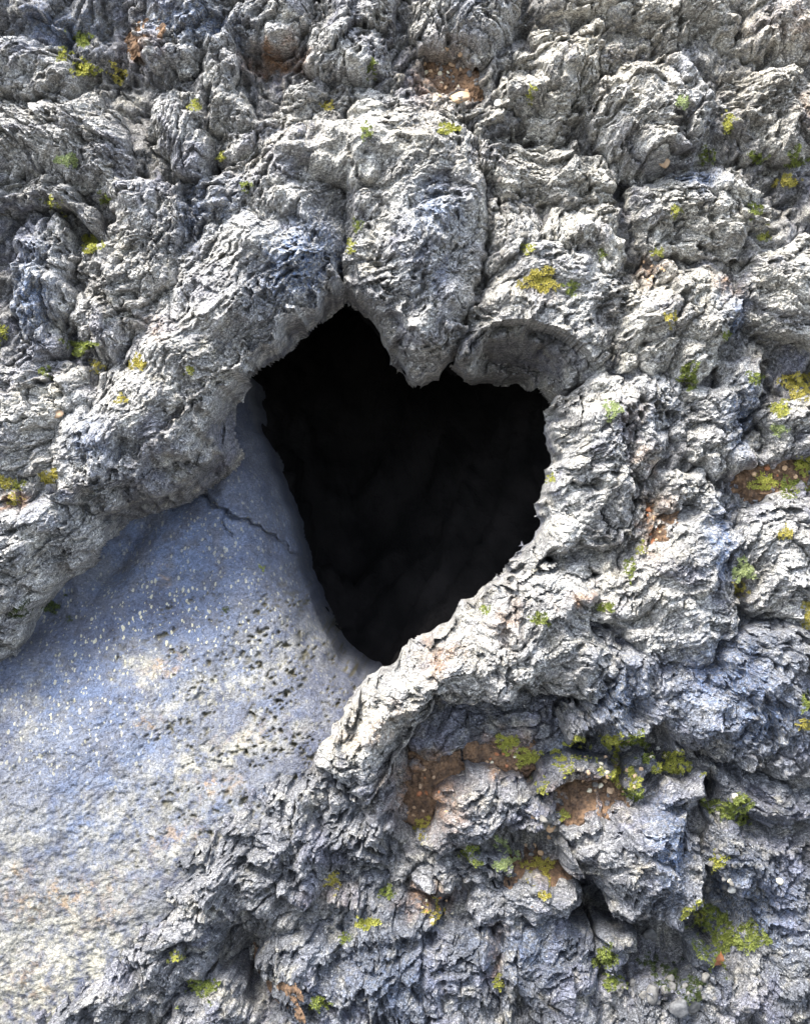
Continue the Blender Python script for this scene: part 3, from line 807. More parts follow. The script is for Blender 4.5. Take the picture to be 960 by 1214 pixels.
G1, G2, G3, G4 = 'lava folds on the upper slope', 'lava lobes framing the opening', 'broken lava blocks at the foot', 'lava masses on the flank'
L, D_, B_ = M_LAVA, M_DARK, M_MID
LOBES = [
    dict(name='lava_lobe', z=-20, H=104, R=56, th=28, amp=.6, fib=1.1, clump=.2, pit=.4, seed=60, mat=M_PALE, mk=.08, group=G2,
         outline="286,232 300,192 338,148 385,126 430,118 492,128 542,155 570,200 580,262 562,250 545,228 500,205 462,216 436,222 418,236 404,214 372,205 330,222 300,262",
         label='pale smooth hood arching over the crown above the heart notch'),
    # --- lobes that frame the opening
    dict(name='lava_lobe', z=-40, H=108, R=88, th=46, amp=.85, clump=.35, fib=1.6, seed=1, mk=.12, group=G2, ty=-6, edge_w=-58, slope=2.1, drop=80,
         outline="430,124 418,180 406,232 412,290 410,330 411,352 398,364 382,378 362,395 342,414 304,436 288,462 274,494 254,518 243,542 217,578 180,588 150,598 112,604 85,592 84,560 72,530 95,490 130,460 160,430 175,400 200,365 225,315 245,270 262,250 282,215 300,190 338,146 380,130",
         face="430,124 418,180 406,232 410,290 404,330 385,360 350,392 315,420 280,440 250,470 225,510 190,545 150,568 112,580 85,580 84,560 72,530 95,490 130,460 160,430 175,400 200,365 225,315 245,270 262,250 282,215 300,190 338,146 380,130",
         label='large blue streaked lava arch curving over the upper left side of the heart opening'),
    dict(name='lava_lobe', z=-35, H=100, R=70, th=38, amp=.85, clump=.3, fib=1.6, seed=2, mk=.1, group=G2, edge_w=-72, slope=2.6, drop=80,
         outline="424,128 490,133 540,160 566,200 576,260 574,312 566,350 548,390 538,420 525,438 505,448 484,446 467,424 451,393 430,366 411,352 413,300 407,250 412,215 420,180",
         face="424,128 490,133 540,160 566,200 576,260 574,312 566,350 552,372 536,392 510,402 488,398 468,375 440,345 412,335 413,300 407,250 412,215 420,180",
         label='pale wedge shaped lava lobe hanging into the middle notch of the heart'),
    dict(name='lava_lobe', z=-40, H=76, R=40, th=20, amp=.85, clump=.6, seed=3, mk=.3, group=G2, edge_w=-125, slope=3.4, drop=80,
         outline="574,352 590,325 628,300 665,308 700,310 722,345 722,390 712,430 694,455 664,474 650,460 632,448 610,443 585,445 562,450 546,450 533,442 540,412 558,375",
         face="574,352 590,325 628,300 665,308 700,310 722,345 722,390 712,430 700,446 680,428 672,408 655,394 630,384 605,378 585,382 560,400 545,425 533,436 540,412 558,375",
         label='rounded lava brow with a dark flat underside above the right half of the heart'),
    dict(name='lava_mass', z=-45, H=80, R=46, th=55, amp=1.0, clump=1.0, pit=1.3, seed=4, group=G2, edge_w=-35,
         outline="700,447 745,441 785,455 806,480 800,530 770,560 772,600 740,640 700,655 650,664 600,690 612,664 628,640 636,615 645,575 652,545 652,512 654,490 664,470",
         label='pitted grey lava rim with a knobbly crown right of the heart opening'),
    dict(name='lava_mass', z=-30, H=66, R=46, th=32, amp=.9, fib=1.4, clump=.45, pit=1.0, seed=5, group=G2,
         outline="690,735 705,700 740,660 780,622 820,600 858,608 882,640 884,700 880,745 840,790 800,790 760,765 720,750",
         label='pale combed lava swell with a small black hole at its lower left'),
    dict(name='lava_mass', z=-40, H=96, R=34, th=24, amp=.95, clump=.8, seed=6, group=G2, edge_w=-30, mk=.5, slope=2.2,
         face='434,808 458,792 482,769 500,757 520,746 535,736 548,718 568,702 600,684 640,662 700,655 704,700 690,738 730,765 720,790 690,806 640,800 600,802 560,808 515,812 492,838 470,874 455,915 430,942 408,925 383,893 398,862 415,830',
         outline="434,808 458,792 482,769 500,757 520,746 535,736 548,718 568,702 600,684 640,662 700,655 704,700 690,738 730,765 720,800 700,828 650,818 600,822 560,826 520,822 500,846 474,880 462,920 430,942 408,925 383,893 398,862 415,830",
         label='cream topped lava ledge under the point of the heart opening'),
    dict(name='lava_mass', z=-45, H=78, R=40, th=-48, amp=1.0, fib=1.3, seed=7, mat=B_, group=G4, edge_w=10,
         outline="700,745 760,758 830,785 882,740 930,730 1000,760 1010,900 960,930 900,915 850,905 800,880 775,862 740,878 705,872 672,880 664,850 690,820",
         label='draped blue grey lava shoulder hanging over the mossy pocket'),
    dict(name='lava_mass', z=-35, H=60, R=34, th=70, amp=1.0, seed=8, group=G4,
         outline="762,552 800,545 838,565 868,605 850,612 815,602 778,625 742,660 735,640 765,605",
         label='narrow grey lava hump between the pitted rim and the combed swell'),
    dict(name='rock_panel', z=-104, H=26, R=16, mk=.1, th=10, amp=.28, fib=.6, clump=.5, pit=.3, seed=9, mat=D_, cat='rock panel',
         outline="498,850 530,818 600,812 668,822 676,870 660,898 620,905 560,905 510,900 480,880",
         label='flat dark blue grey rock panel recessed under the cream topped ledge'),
    # --- upper slope, left to right
    dict(name='lava_fold', z=-30, H=52, R=36, th=35, seed=10, group=G1, outline="-60,50 40,40 82,60 84,100 60,118 20,110 -60,130", label='grey lava knuckle at the left edge below the top corner'),
    dict(name='lava_fold', z=-30, H=60, R=40, th=10, seed=11, group=G1, fib=1.3, outline="150,-60 262,-60 264,10 246,50 222,70 200,88 170,70 152,40", label='blue grey lava fold at the top edge left of the rusty hollow'),
    dict(name='lava_fold', z=-30, H=60, R=24, th=85, seed=12, group=G1, outline="244,28 268,30 282,70 290,110 300,145 284,165 256,160 242,110 236,60", label='upright lava rib left of the brown soil hollow near the top'),
    dict(name='lava_fold', z=-34, H=58, R=36, th=60, seed=13, group=G1, outline="272,-60 372,-60 368,30 352,50 318,58 290,52 272,24", label='dark lava fold overhanging the brown soil hollow at the top'),
    dict(name='lava_fold', z=-30, H=62, R=36, th=65, seed=14, group=G1, outline="378,-60 480,-60 476,50 456,88 420,98 382,92 350,70 366,40", label='upright streaked lava buttress at the top centre'),
    dict(name='lava_fold', z=-32, H=58, R=44, th=-28, seed=15, group=G1, fib=1.2, outline="-60,130 20,116 70,108 115,104 150,150 160,200 135,232 95,215 50,205 -60,215", label='wide scaly lava fold slanting down at the upper left'),
    dict(name='lava_fold', z=-30, H=48, R=30, th=70, seed=16, group=G1, outline="172,104 222,98 240,125 252,170 246,205 215,205 188,188 168,150", label='spongy lava knob between the scaly fold and the upright rib'),
    dict(name='lava_fold', z=-25, H=46, R=26, th=-35, seed=17, group=G1, fib=1.3, outline="-40,225 40,208 85,212 112,245 122,285 96,272 74,246 50,240 20,250 -40,270", label='curved lava brow arching over a dark hollow on the left'),
    dict(name='lava_fold', z=-30, H=56, R=34, th=85, seed=18, group=G1, outline="12,262 50,250 76,262 86,310 82,360 74,415 40,430 14,420 8,340", label='blue tinged lava pillar near the left edge'),
    dict(name='lava_fold', z=-30, H=58, R=46, th=65, seed=19, group=G1, fib=1.2, outline="118,215 160,205 205,214 240,250 222,310 198,360 172,398 150,430 110,440 84,410 92,340 96,295 126,285", label='tall fibrous lava fold left of the big arch'),
    dict(name='lava_fold', z=-30, H=50, R=26, th=40, seed=20, group=G1, outline="232,230 262,195 285,182 296,195 272,240 244,268 228,262", label='small blue capped lava wedge above the big arch'),
    dict(name='lava_fold', z=-34, H=56, R=36, th=15, seed=21, group=G1, outline="252,165 300,150 325,110 340,95 390,105 425,108 440,118 380,126 336,142 296,186 268,196", label='gnarled lava band running behind the crown of the big arch'),
    dict(name='lava_fold', z=-28, H=52, R=44, th=30, seed=22, group=G1, outline="-60,430 30,425 84,420 110,445 150,440 128,462 92,492 70,532 78,560 30,575 -60,580", label='crumbly tan flecked lava shelf at the left edge'),
    dict(name='lava_lobe', z=-45, H=74, R=44, th=35, seed=23, group=G2, edge_w=5, slope=1.2, drop=60,
         outline="-60,575 20,572 70,552 84,590 112,606 124,625 104,655 84,680 50,705 24,738 0,790 -60,800",
         face="-60,575 20,572 70,552 84,585 88,620 60,650 30,680 5,710 -60,740",
         label='lava overhang at the left edge shading the top of the smooth slab'),
    dict(name='lava_fold', z=-34, H=62, R=40, th=70, seed=24, mat=M_PALE, group=G1, outline="484,-60 612,-60 620,10 606,48 570,66 530,62 492,54", label='bluish lava buttress at the top right of the brown gravel hollow'),
    dict(name='lava_fold', z=-34, H=60, R=50, th=20, seed=25, mat=M_PALE, group=G1, clump=1.3, outline="640,30 700,20 752,48 756,74 716,90 700,130 672,158 628,154 592,120 588,74 616,56", label='pale crumpled lava hummock right of the brown gravel hollow'),
    dict(name='lava_fold', z=-34, H=82, R=50, th=25, seed=26, group=G1, clump=1.3, outline="700,92 745,68 800,58 840,76 856,120 846,170 822,196 770,205 735,198 706,168 694,130", label='big dark crumpled lava boulder in the upper right'),
    dict(name='lava_fold', z=-40, H=58, R=50, th=12, seed=27, mat=M_PALE, group=G1, clump=1.2, outline="640,-60 860,-60 880,20 860,54 800,50 756,44 700,16 648,22", label='hazy pale lava ridge along the top edge'),
    dict(name='lava_fold', z=-40, H=52, R=40, th=5, seed=28, mat=M_PALE, group=G1, outline="870,-60 1020,-60 1020,60 960,74 900,70 868,50 884,20", label='lava hump in the top right corner'),
    dict(name='lava_fold', z=-34, H=60, R=36, th=-22, seed=29, mat=M_PALE, group=G1, fib=1.2, outline="858,84 930,78 1020,100 1020,185 960,182 920,190 880,178 862,140", label='smooth winged lava fold by the upper right edge'),
    dict(name='lava_fold', z=-32, H=48, R=30, th=10, seed=30, mat=M_PALE, group=G1, outline="562,150 620,164 690,166 735,205 738,236 700,246 650,240 600,236 576,214", label='gritty lava step above the right half of the heart'),
    dict(name='lava_fold', z=-30, H=58, R=30, th=75, seed=31, mat=M_PALE, group=G1, outline="652,246 700,236 738,244 742,290 732,330 722,342 700,312 664,306 648,285", label='pale draped lava curtain behind the right heart brow'),
    dict(name='lava_fold', z=-30, H=50, R=36, th=-10, seed=32, mat=M_PALE, group=G1, outline="744,222 790,198 850,190 905,214 912,262 880,298 820,306 770,302 746,270", label='bluish crusted lava hump below the dark boulder'),
    dict(name='lava_fold', z=-32, H=66, R=44, th=40, seed=33, mat=M_PALE, group=G1, clump=1.5, fib=.7, outline="738,340 770,316 830,308 876,340 884,372 862,410 848,444 806,452 762,438 728,440 722,400 728,360", label='cauliflower textured pale lava knob right of the heart'),
    dict(name='lava_fold', z=-34, H=52, R=34, th=-18, seed=34, mat=M_PALE, group=G1, fib=1.3, outline="890,292 940,280 1020,286 1020,400 960,412 910,402 880,366 872,330", label='striated lava plate at the right edge'),
    dict(name='lava_fold', z=-34, H=50, R=30, th=60, seed=35, group=G4, outline="806,456 850,448 878,420 905,424 900,470 886,510 900,545 870,575 838,560 806,530", label='blue sided lava fold right of the pitted rim'),
    dict(name='lava_fold', z=-40, H=48, R=24, th=25, seed=36, group=G4, outline="898,486 950,470 1020,475 1020,545 950,548 902,546", label='low lava slab between two mossy hollows at the right edge'),
    dict(name='lava_fold', z=-34, H=54, R=38, th=30, seed=37, group=G4, fib=1.2, outline="884,600 940,582 1020,585 1020,740 960,748 920,728 888,742 884,690 874,640", label='grooved lava slope at the right edge beside the combed swell'),
    dict(name='lava_fold', z=-30, H=40, R=30, th=80, seed=38, group=G1, clump=1.2, outline="580,232 640,244 648,290 625,300 592,318 578,345 580,300 574,260", label='dark crumbling lava strip beside the wedge shaped lobe'),
    dict(name='lava_fold', z=-30, H=44, R=30, th=-5, seed=39, mat=M_PALE, group=G1, outline="462,100 510,112 560,122 600,128 612,152 560,148 540,156 490,128 440,118", label='low gritty lava sill above the wedge shaped lobe'),
    # --- lower part
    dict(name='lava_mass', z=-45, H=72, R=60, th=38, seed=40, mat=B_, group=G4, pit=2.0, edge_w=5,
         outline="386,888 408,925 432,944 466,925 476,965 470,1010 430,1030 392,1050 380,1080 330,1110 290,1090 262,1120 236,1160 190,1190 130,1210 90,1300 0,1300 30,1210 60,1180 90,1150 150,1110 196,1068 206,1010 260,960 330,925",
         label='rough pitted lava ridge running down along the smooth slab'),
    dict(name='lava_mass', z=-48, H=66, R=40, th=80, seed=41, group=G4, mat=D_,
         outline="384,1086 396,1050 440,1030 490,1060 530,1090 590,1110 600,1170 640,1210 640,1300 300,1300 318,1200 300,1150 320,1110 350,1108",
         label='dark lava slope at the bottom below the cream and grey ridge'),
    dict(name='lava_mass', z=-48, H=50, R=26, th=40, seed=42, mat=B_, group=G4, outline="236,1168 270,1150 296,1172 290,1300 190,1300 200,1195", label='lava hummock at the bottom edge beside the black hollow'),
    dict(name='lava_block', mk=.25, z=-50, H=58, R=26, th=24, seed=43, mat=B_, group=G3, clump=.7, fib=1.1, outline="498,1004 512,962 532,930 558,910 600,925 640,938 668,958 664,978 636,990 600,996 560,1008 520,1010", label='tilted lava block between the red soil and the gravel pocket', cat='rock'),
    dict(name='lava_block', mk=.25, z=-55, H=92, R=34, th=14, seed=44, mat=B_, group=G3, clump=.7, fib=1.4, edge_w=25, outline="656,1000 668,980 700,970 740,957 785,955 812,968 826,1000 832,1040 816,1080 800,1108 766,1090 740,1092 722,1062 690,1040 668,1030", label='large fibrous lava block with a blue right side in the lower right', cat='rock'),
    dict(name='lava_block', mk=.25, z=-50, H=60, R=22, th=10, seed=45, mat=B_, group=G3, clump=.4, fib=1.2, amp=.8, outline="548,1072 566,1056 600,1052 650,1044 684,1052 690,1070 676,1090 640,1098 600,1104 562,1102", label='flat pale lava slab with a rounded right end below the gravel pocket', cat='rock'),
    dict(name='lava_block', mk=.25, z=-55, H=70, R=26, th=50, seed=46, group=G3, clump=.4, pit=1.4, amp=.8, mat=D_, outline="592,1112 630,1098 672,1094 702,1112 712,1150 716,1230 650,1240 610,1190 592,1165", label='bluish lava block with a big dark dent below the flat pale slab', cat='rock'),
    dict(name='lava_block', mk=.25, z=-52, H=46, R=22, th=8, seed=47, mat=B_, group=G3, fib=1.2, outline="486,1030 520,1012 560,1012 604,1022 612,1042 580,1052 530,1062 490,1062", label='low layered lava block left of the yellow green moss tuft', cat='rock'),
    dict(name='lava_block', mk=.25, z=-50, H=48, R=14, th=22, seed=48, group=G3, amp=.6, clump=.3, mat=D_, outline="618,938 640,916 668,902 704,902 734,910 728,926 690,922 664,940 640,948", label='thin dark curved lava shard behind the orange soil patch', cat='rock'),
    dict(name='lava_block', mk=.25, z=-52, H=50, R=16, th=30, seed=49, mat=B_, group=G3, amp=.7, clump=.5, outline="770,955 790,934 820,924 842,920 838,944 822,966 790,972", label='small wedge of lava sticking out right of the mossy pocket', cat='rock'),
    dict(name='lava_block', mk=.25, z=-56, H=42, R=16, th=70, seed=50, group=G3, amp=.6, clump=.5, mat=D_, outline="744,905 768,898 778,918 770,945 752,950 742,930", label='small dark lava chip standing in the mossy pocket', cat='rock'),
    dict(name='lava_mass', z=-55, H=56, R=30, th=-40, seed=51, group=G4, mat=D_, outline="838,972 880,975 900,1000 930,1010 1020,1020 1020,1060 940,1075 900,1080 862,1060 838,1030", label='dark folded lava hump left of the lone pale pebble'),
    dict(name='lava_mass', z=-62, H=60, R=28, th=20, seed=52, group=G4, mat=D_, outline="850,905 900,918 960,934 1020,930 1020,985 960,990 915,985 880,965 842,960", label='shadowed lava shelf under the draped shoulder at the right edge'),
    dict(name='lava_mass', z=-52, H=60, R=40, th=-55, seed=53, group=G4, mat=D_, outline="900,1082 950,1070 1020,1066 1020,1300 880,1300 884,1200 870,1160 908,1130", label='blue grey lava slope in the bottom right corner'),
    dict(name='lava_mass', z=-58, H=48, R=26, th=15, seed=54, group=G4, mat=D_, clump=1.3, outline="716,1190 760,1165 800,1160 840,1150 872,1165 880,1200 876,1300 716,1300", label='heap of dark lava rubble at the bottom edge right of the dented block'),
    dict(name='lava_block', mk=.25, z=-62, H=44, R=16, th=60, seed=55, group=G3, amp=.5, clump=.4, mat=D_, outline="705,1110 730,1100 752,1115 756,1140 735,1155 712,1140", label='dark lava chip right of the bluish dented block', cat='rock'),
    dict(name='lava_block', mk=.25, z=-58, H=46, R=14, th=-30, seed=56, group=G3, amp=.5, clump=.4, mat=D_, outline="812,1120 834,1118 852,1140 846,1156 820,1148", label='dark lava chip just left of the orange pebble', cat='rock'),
]
for d_ in LOBES:
    d_ = dict(d_)
    d_.setdefault('mat', L)
    d_.setdefault('cat', 'lava rock')
    lobe(**d_)


# ------------------------------------------------------------------ soil in the pockets
def soil(outline, label, lift=2, mat=None):
    P = pl(outline, -45)
    i0, i1 = int(P[:, 0].min() - HMAP_X0), int(P[:, 0].max() - HMAP_X0)
    j0, j1 = int(P[:, 1].min() - HMAP_Y0), int(P[:, 1].max() - HMAP_Y0)
    sub = HMAP[j0:j1, i0:i1]
    gy, gx = np.mgrid[j0:j1, i0:i1]
    ok = (sub > -350) & (sdf(gx + HMAP_X0 + .0, gy + HMAP_Y0 + .0, P) > 0)
    A = np.column_stack([gx[ok] + HMAP_X0, gy[ok] + HMAP_Y0, np.ones(ok.sum())])
    co, *_ = np.linalg.lstsq(A, sub[ok], rcond=None)
    r = sub[ok] - A @ co
    z = float(np.percentile(r, 54)) + lift

    def fn(x, y):
        d = sdf(x + 5 * fbm(x / 16, y / 16, 301, 3) * 1.8, y + 9 * fbm(x / 16, y / 16, 302, 3), P)
        s1, e1 = shards(x / 6, y / 6, 303); s2, e2 = shards(x / 3, y / 3, 304)
        w = co[0] * x + co[1] * y + co[2] + z + 4 * fbm(x / 30, y / 30, 305, 3) + 2.4 * s1 + 1.4 * s2 - np.clip(4 - d, 0, 60) * .8
        return w, d > -14, 0 * x, 0 * y, {}
    o = field_mesh('soil_patch', P[:, 0].min() - 16, P[:, 0].max() + 16, P[:, 1].min() - 16, P[:, 1].max() + 16, 1.3, fn, mat or M_SOIL)
    props(o, label, 'soil', kind='stuff')


soil("492,66 540,68 566,80 574,102 556,120 520,108 500,98", 'brown gravelly soil in the hollow at the top centre')
soil("140,40 170,36 190,52 176,62 146,56", 'rusty soil beside the blue grey fold at the top left')
soil("466,910 496,895 536,905 544,930 520,960 498,990 470,985 470,940", 'reddish brown soil pocket left of the tilted lava block')
soil("562,888 590,878 640,890 645,905 612,922 572,912", 'dark reddish soil mound at the foot of the recessed rock panel', 6)
soil("672,928 700,922 738,930 742,952 716,968 676,966", 'orange brown soil patch above the large fibrous block', 5)
soil("762,590 785,600 788,640 770,655 756,625", 'tan soil streak in the groove beside the combed swell', 0)
soil("878,545 930,540 965,560 960,590 905,590 880,575", 'red brown soil in the mossy hollow at the right edge', 2)
soil("606,1015 660,1018 668,1046 640,1052 610,1040", 'rusty soil under the gravel pocket', 0)
soil("300,1150 350,1150 352,1180 310,1184", 'dark soil in the gap at the bottom edge', 0)

# ------------------------------------------------------------------ pebbles
M_PEB = {
    'grey': plain('grey_pebble_stone', (.05, .05, .053, 1), (.12, .12, .12, 1), 120, .8, .5, .001, .6),
    'cream': plain('cream_pebble_stone', (0.354, 0.313, 0.224, 1), (0.490, 0.449, 0.354, 1), 120, .7, .4, .001, .1),
    'white': plain('white_pebble_stone', (0.476, 0.462, 0.422, 1), (0.558, 0.544, 0.517, 1), 120, .7, .3, .001),
    'tan': plain('tan_pebble_stone', (0.204, 0.136, 0.082, 1), (0.340, 0.245, 0.163, 1), 120, .8, .5, .001, .4),
    'orange': plain('orange_pebble_stone', (0.231, 0.088, 0.037, 1), (0.313, 0.136, 0.068, 1), 120, .8, .5, .001),
}
import bmesh


def ico(sub=3):
    bm = bmesh.new(); bmesh.ops.create_icosphere(bm, subdivisions=sub, radius=1)
    v = np.array([p.co[:] for p in bm.verts]); f = np.array([[q.index for q in p.verts] for p in bm.faces]); bm.free()
    return v, f


ICO = ico(3)


def pebble(px, py, r, kind, label, group=None, flat=.7, ang=0, el=1.2):
    x, y, w = height_at(px, py)
    v, f = ICO
    rng = np.random.RandomState(int(px * 7 + py * 13))
    n = 1 + 0 * v[:, 0]
    for k in range(9):                                  # knock off corners: a stone, not a ball
        dvec = rng.normal(size=3); dvec /= np.linalg.norm(dvec)
        c = .5 + .38 * rng.rand()
        q = v @ dvec
        n = np.where(q * n > c, c / np.maximum(q, .01), n)
    n = n * (1 + .05 * perlin(v[:, 0] * 3 + px, v[:, 1] * 3 + v[:, 2] * 2, 9))
    p = v * n[:, None]
    p = p * np.array([r * el, r / el ** .3, r * flat])
    c, s_ = math.cos(ang), math.sin(ang)
    p = np.column_stack([p[:, 0] * c - p[:, 1] * s_, p[:, 0] * s_ + p[:, 1] * c, p[:, 2]])
    p = p + np.array([x, y, w + r * flat * .35])
    o = link('pebble', p, f, M_PEB[kind])
    props(o, label, 'pebble', group)


for a in [
    (849, 1136, 10.5, 'orange', 'rust orange stone lying in the dark moss at the lower right', None, .8, 1.9, 1.25),
    (868, 1053, 6, 'white', 'white pebble right of the small round moss cushion', None, .8, .3, 1.2),
    (864, 1044, 3.5, 'cream', 'tiny cream pebble just above the white pebble', None, .8, 0, 1.1),
    (921, 1045, 5.5, 'cream', 'lone oval cream pebble below the shadowed lava shelf', None, .8, 0, 1.25),
    (652, 981, 6, 'tan', 'large tan pebble at the top of the gravel pocket', None, .8, .5, 1.2),
    (722, 938, 6, 'tan', 'tan pebble at the right side of the orange soil patch', None, .8, 1.3, 1.4),
    (777, 206, 7, 'tan', 'pinkish tan stone under the big dark crumpled boulder', None, .8, .2, 1.2),
    (545, 117, 9, 'tan', 'pale tan stone in the gravelly hollow at the top centre', None, .7, .3, 1.7),
    (590, 122, 5, 'white', 'white pebble right of the gravelly hollow at the top', None, .8, .3, 1.1),
    (66, 491, 7, 'tan', 'flat tan stone on the crumbly shelf at the left edge', None, .5, .1, 1.5),
    (628, 1040, 7.5, 'grey', 'rounded beige grey stone at the bottom of the gravel pocket', None, .8, .6, 1.2),
    (870, 944, 4, 'cream', 'cream pebble on the moss tuft under the draped shoulder', None, .8, .3, 1.2),
    (903, 87, 4, 'cream', 'tiny cream pebble by the upper right lava hump', None, .8, .3, 1.2),
    (523, 72, 3, 'white', 'tiny white pebble at the top of the gravelly hollow', None, .8, .3, 1.2),
    (770, 1108, 9, 'grey', 'round blue grey stone at the edge of the black hollow', None, .9, .3, 1.0),
    (766, 1172, 11, 'grey', 'upright dark grey stone in the rubble at the bottom', None, .8, 1.4, 1.3),
    (800, 1185, 13, 'grey', 'pale grey porous stone in the rubble at the bottom', None, .8, .1, 1.25),
    (822, 1188, 11, 'grey', 'narrow grey stone right of the pale porous stone', None, .8, 1.5, 1.4),
    (780, 1152, 9, 'grey', 'small angular grey stone above the rubble heap', None, .8, .5, 1.3),
    (634, 675, 3, 'cream', 'tiny cream pebble on the rim below the right side of the opening', None, .8, .5, 1.3),
    (703, 896, 4, 'cream', 'cream pebble between the two bright moss tufts of the pocket', None, .8, .5, 1.1),
    (732, 900, 3.5, 'tan', 'tan pebble right of the cream pebble in the mossy pocket', None, .8, .5, 1.1),
    (780, 887, 3.5, 'white', 'small white pebble by the right moss tuft of the pocket', None, .8, .5, 1.1),
    (788, 896, 3, 'cream', 'tiny cream pebble below the white one in the mossy pocket', None, .8, .5, 1.1),
]:
    pebble(*a)


_T = 'first second third fourth fifth sixth seventh eighth ninth tenth eleventh twelfth thirteenth fourteenth fifteenth sixteenth seventeenth eighteenth nineteenth'.split()
ORD = _T + ['twentieth'] + ['twenty-' + w for w in _T[:9]] + ['thirtieth'] + ['thirty-' + w for w in _T[:9]] + ['fortieth']


def cluster(n, x0, y0, rx, ry, r0, r1, kinds, label, group, seed):
    rng = np.random.RandomState(seed)
    done = []
    tries = 0
    while len(done) < n and tries < 900:
        tries += 1
        a, b = rng.rand() * 6.283, math.sqrt(rng.rand())
        px, py, r = x0 + rx * b * math.cos(a), y0 + ry * b * math.sin(a), r0 + (r1 - r0) * rng.rand() ** 1.6
        if any((px - q[0]) ** 2 + (py - q[1]) ** 2 < (1.6 * max(r, q[2])) ** 2 for q in done):
            continue
        done.append((px, py, r, kinds[rng.randint(len(kinds))], rng.rand() * 3, 1 + .4 * rng.rand()))
    seen = {}
    for px, py, r, k, an, el in sorted(done):
        seen[k] = seen.get(k, 0) + 1
        pebble(px, py, r, k, ORD[seen[k] - 1] + ' ' + label % k, group, .75, an, el)


G_ = 'grey'
cluster(24, 640, 992, 22, 26, 3.2, 6, [G_, G_, G_, 'tan', G_], 'small %s pebble from left in the gravel pocket left of the fibrous block', 'pebbles in the gravel pocket', 1)
cluster(22, 722, 925, 34, 20, 2.2, 5, [G_, G_, 'tan', 'cream', 'tan'], 'small %s pebble from left around the orange soil patch', 'pebbles around the orange soil patch', 2)
cluster(18, 735, 890, 50, 12, 2.2, 4.6, [G_, G_, 'tan', G_, 'cream'], 'small %s pebble from left below the draped shoulder in the mossy pocket', 'pebbles in the mossy pocket', 3)
cluster(30, 530, 92, 36, 28, 1.8, 4.6, [G_, 'tan', G_, 'cream', 'tan'], 'small %s pebble from left in the gravelly hollow at the top centre', 'pebbles in the hollow at the top centre', 4)
cluster(16, 505, 945, 30, 34, 1.6, 3.4, ['tan', G_, 'tan', 'orange'], 'tiny %s pebble from left on the reddish soil left of the tilted block', 'pebbles on the reddish soil', 5)
cluster(12, 598, 902, 26, 12, 1.6, 3.2, ['tan', 'tan', 'orange', 'cream'], 'tiny %s pebble from left on the dark reddish soil mound', 'pebbles on the soil mound', 6)
cluster(16, 845, 1035, 28, 30, 2.6, 6.5, [G_], 'dark %s pebble from left around the small round moss cushion', 'pebbles around the round moss cushion', 7)
cluster(26, 790, 1170, 60, 26, 2.5, 7, [G_], 'dark %s stone from left in the rubble heap at the bottom edge', 'stones in the rubble heap', 8)
cluster(14, 515, 1074, 20, 10, 1.8, 4, ['tan', 'orange', 'cream', G_], 'tiny %s pebble from left in the ochre step left of the flat pale slab', 'pebbles in the ochre step', 9)
cluster(10, 775, 618, 9, 26, 1.8, 4.2, ['tan', 'orange', G_], 'tiny %s pebble from left in the groove beside the combed swell', 'pebbles in the groove', 10)
cluster(40, 600, 255, 26, 60, 2.2, 5, [G_], 'small %s lava crumb from left in the dark strip beside the wedge shaped lobe', 'crumbs in the dark strip', 12)
cluster(18, 590, 140, 30, 14, 2, 4.6, [G_], 'small %s lava crumb from left above the wedge shaped lobe', 'crumbs above the wedge shaped lobe', 13)
cluster(18, 135, 320, 14, 22, 1.8, 4, [G_], 'small %s lava crumb from left left of the big arch', 'crumbs left of the big arch', 14)
cluster(10, 915, 563, 30, 14, 1.8, 4, ['tan', 'orange', G_], 'tiny %s pebble from left in the mossy hollow at the right edge', 'pebbles in the right hollow', 15)
cluster(12, 770, 320, 16, 12, 1.8, 3.6, ['tan', 'tan', G_], 'tiny %s pebble from left above the cauliflower knob', 'pebbles above the cauliflower knob', 16)


# ------------------------------------------------------------------ moss
def moss_mat(name, a, b_):
    m, t, b = nodes(name)
    c = mix(t, attr(t, 'tone'), a, b_)
    t.links.new(c, b.inputs['Base Color'])
    b.inputs['Roughness'].default_value = .6
    b.inputs['Transmission Weight'].default_value = 0
    b.inputs['Subsurface Weight'].default_value = .0
    tr = nn(t, 'ShaderNodeBsdfTranslucent'); t.links.new(c, tr.inputs[0])
    mx = nn(t, 'ShaderNodeMixShader'); mx.inputs[0].default_value = .3
    out = t.nodes['Material Output']
    t.links.new(b.outputs[0], mx.inputs[1]); t.links.new(tr.outputs[0], mx.inputs[2]); t.links.new(mx.outputs[0], out.inputs[0])
    return m


M_MOSS = {'lime': moss_mat('lime_moss', (0.112, 0.126, 0.021, 1), (0.448, 0.434, 0.086, 1)),
          'gold': moss_mat('golden_moss', (0.149, 0.128, 0.022, 1), (0.489, 0.421, 0.088, 1)),
          'olive': moss_mat('olive_moss', (0.037, 0.051, 0.010, 1), (0.271, 0.311, 0.060, 1)),
          'pale': moss_mat('pale_moss', (0.152, 0.194, 0.071, 1), (0.419, 0.466, 0.214, 1)),
          'dark': moss_mat('dark_moss', (0.011, 0.016, 0.007, 1), (0.076, 0.104, 0.021, 1))}


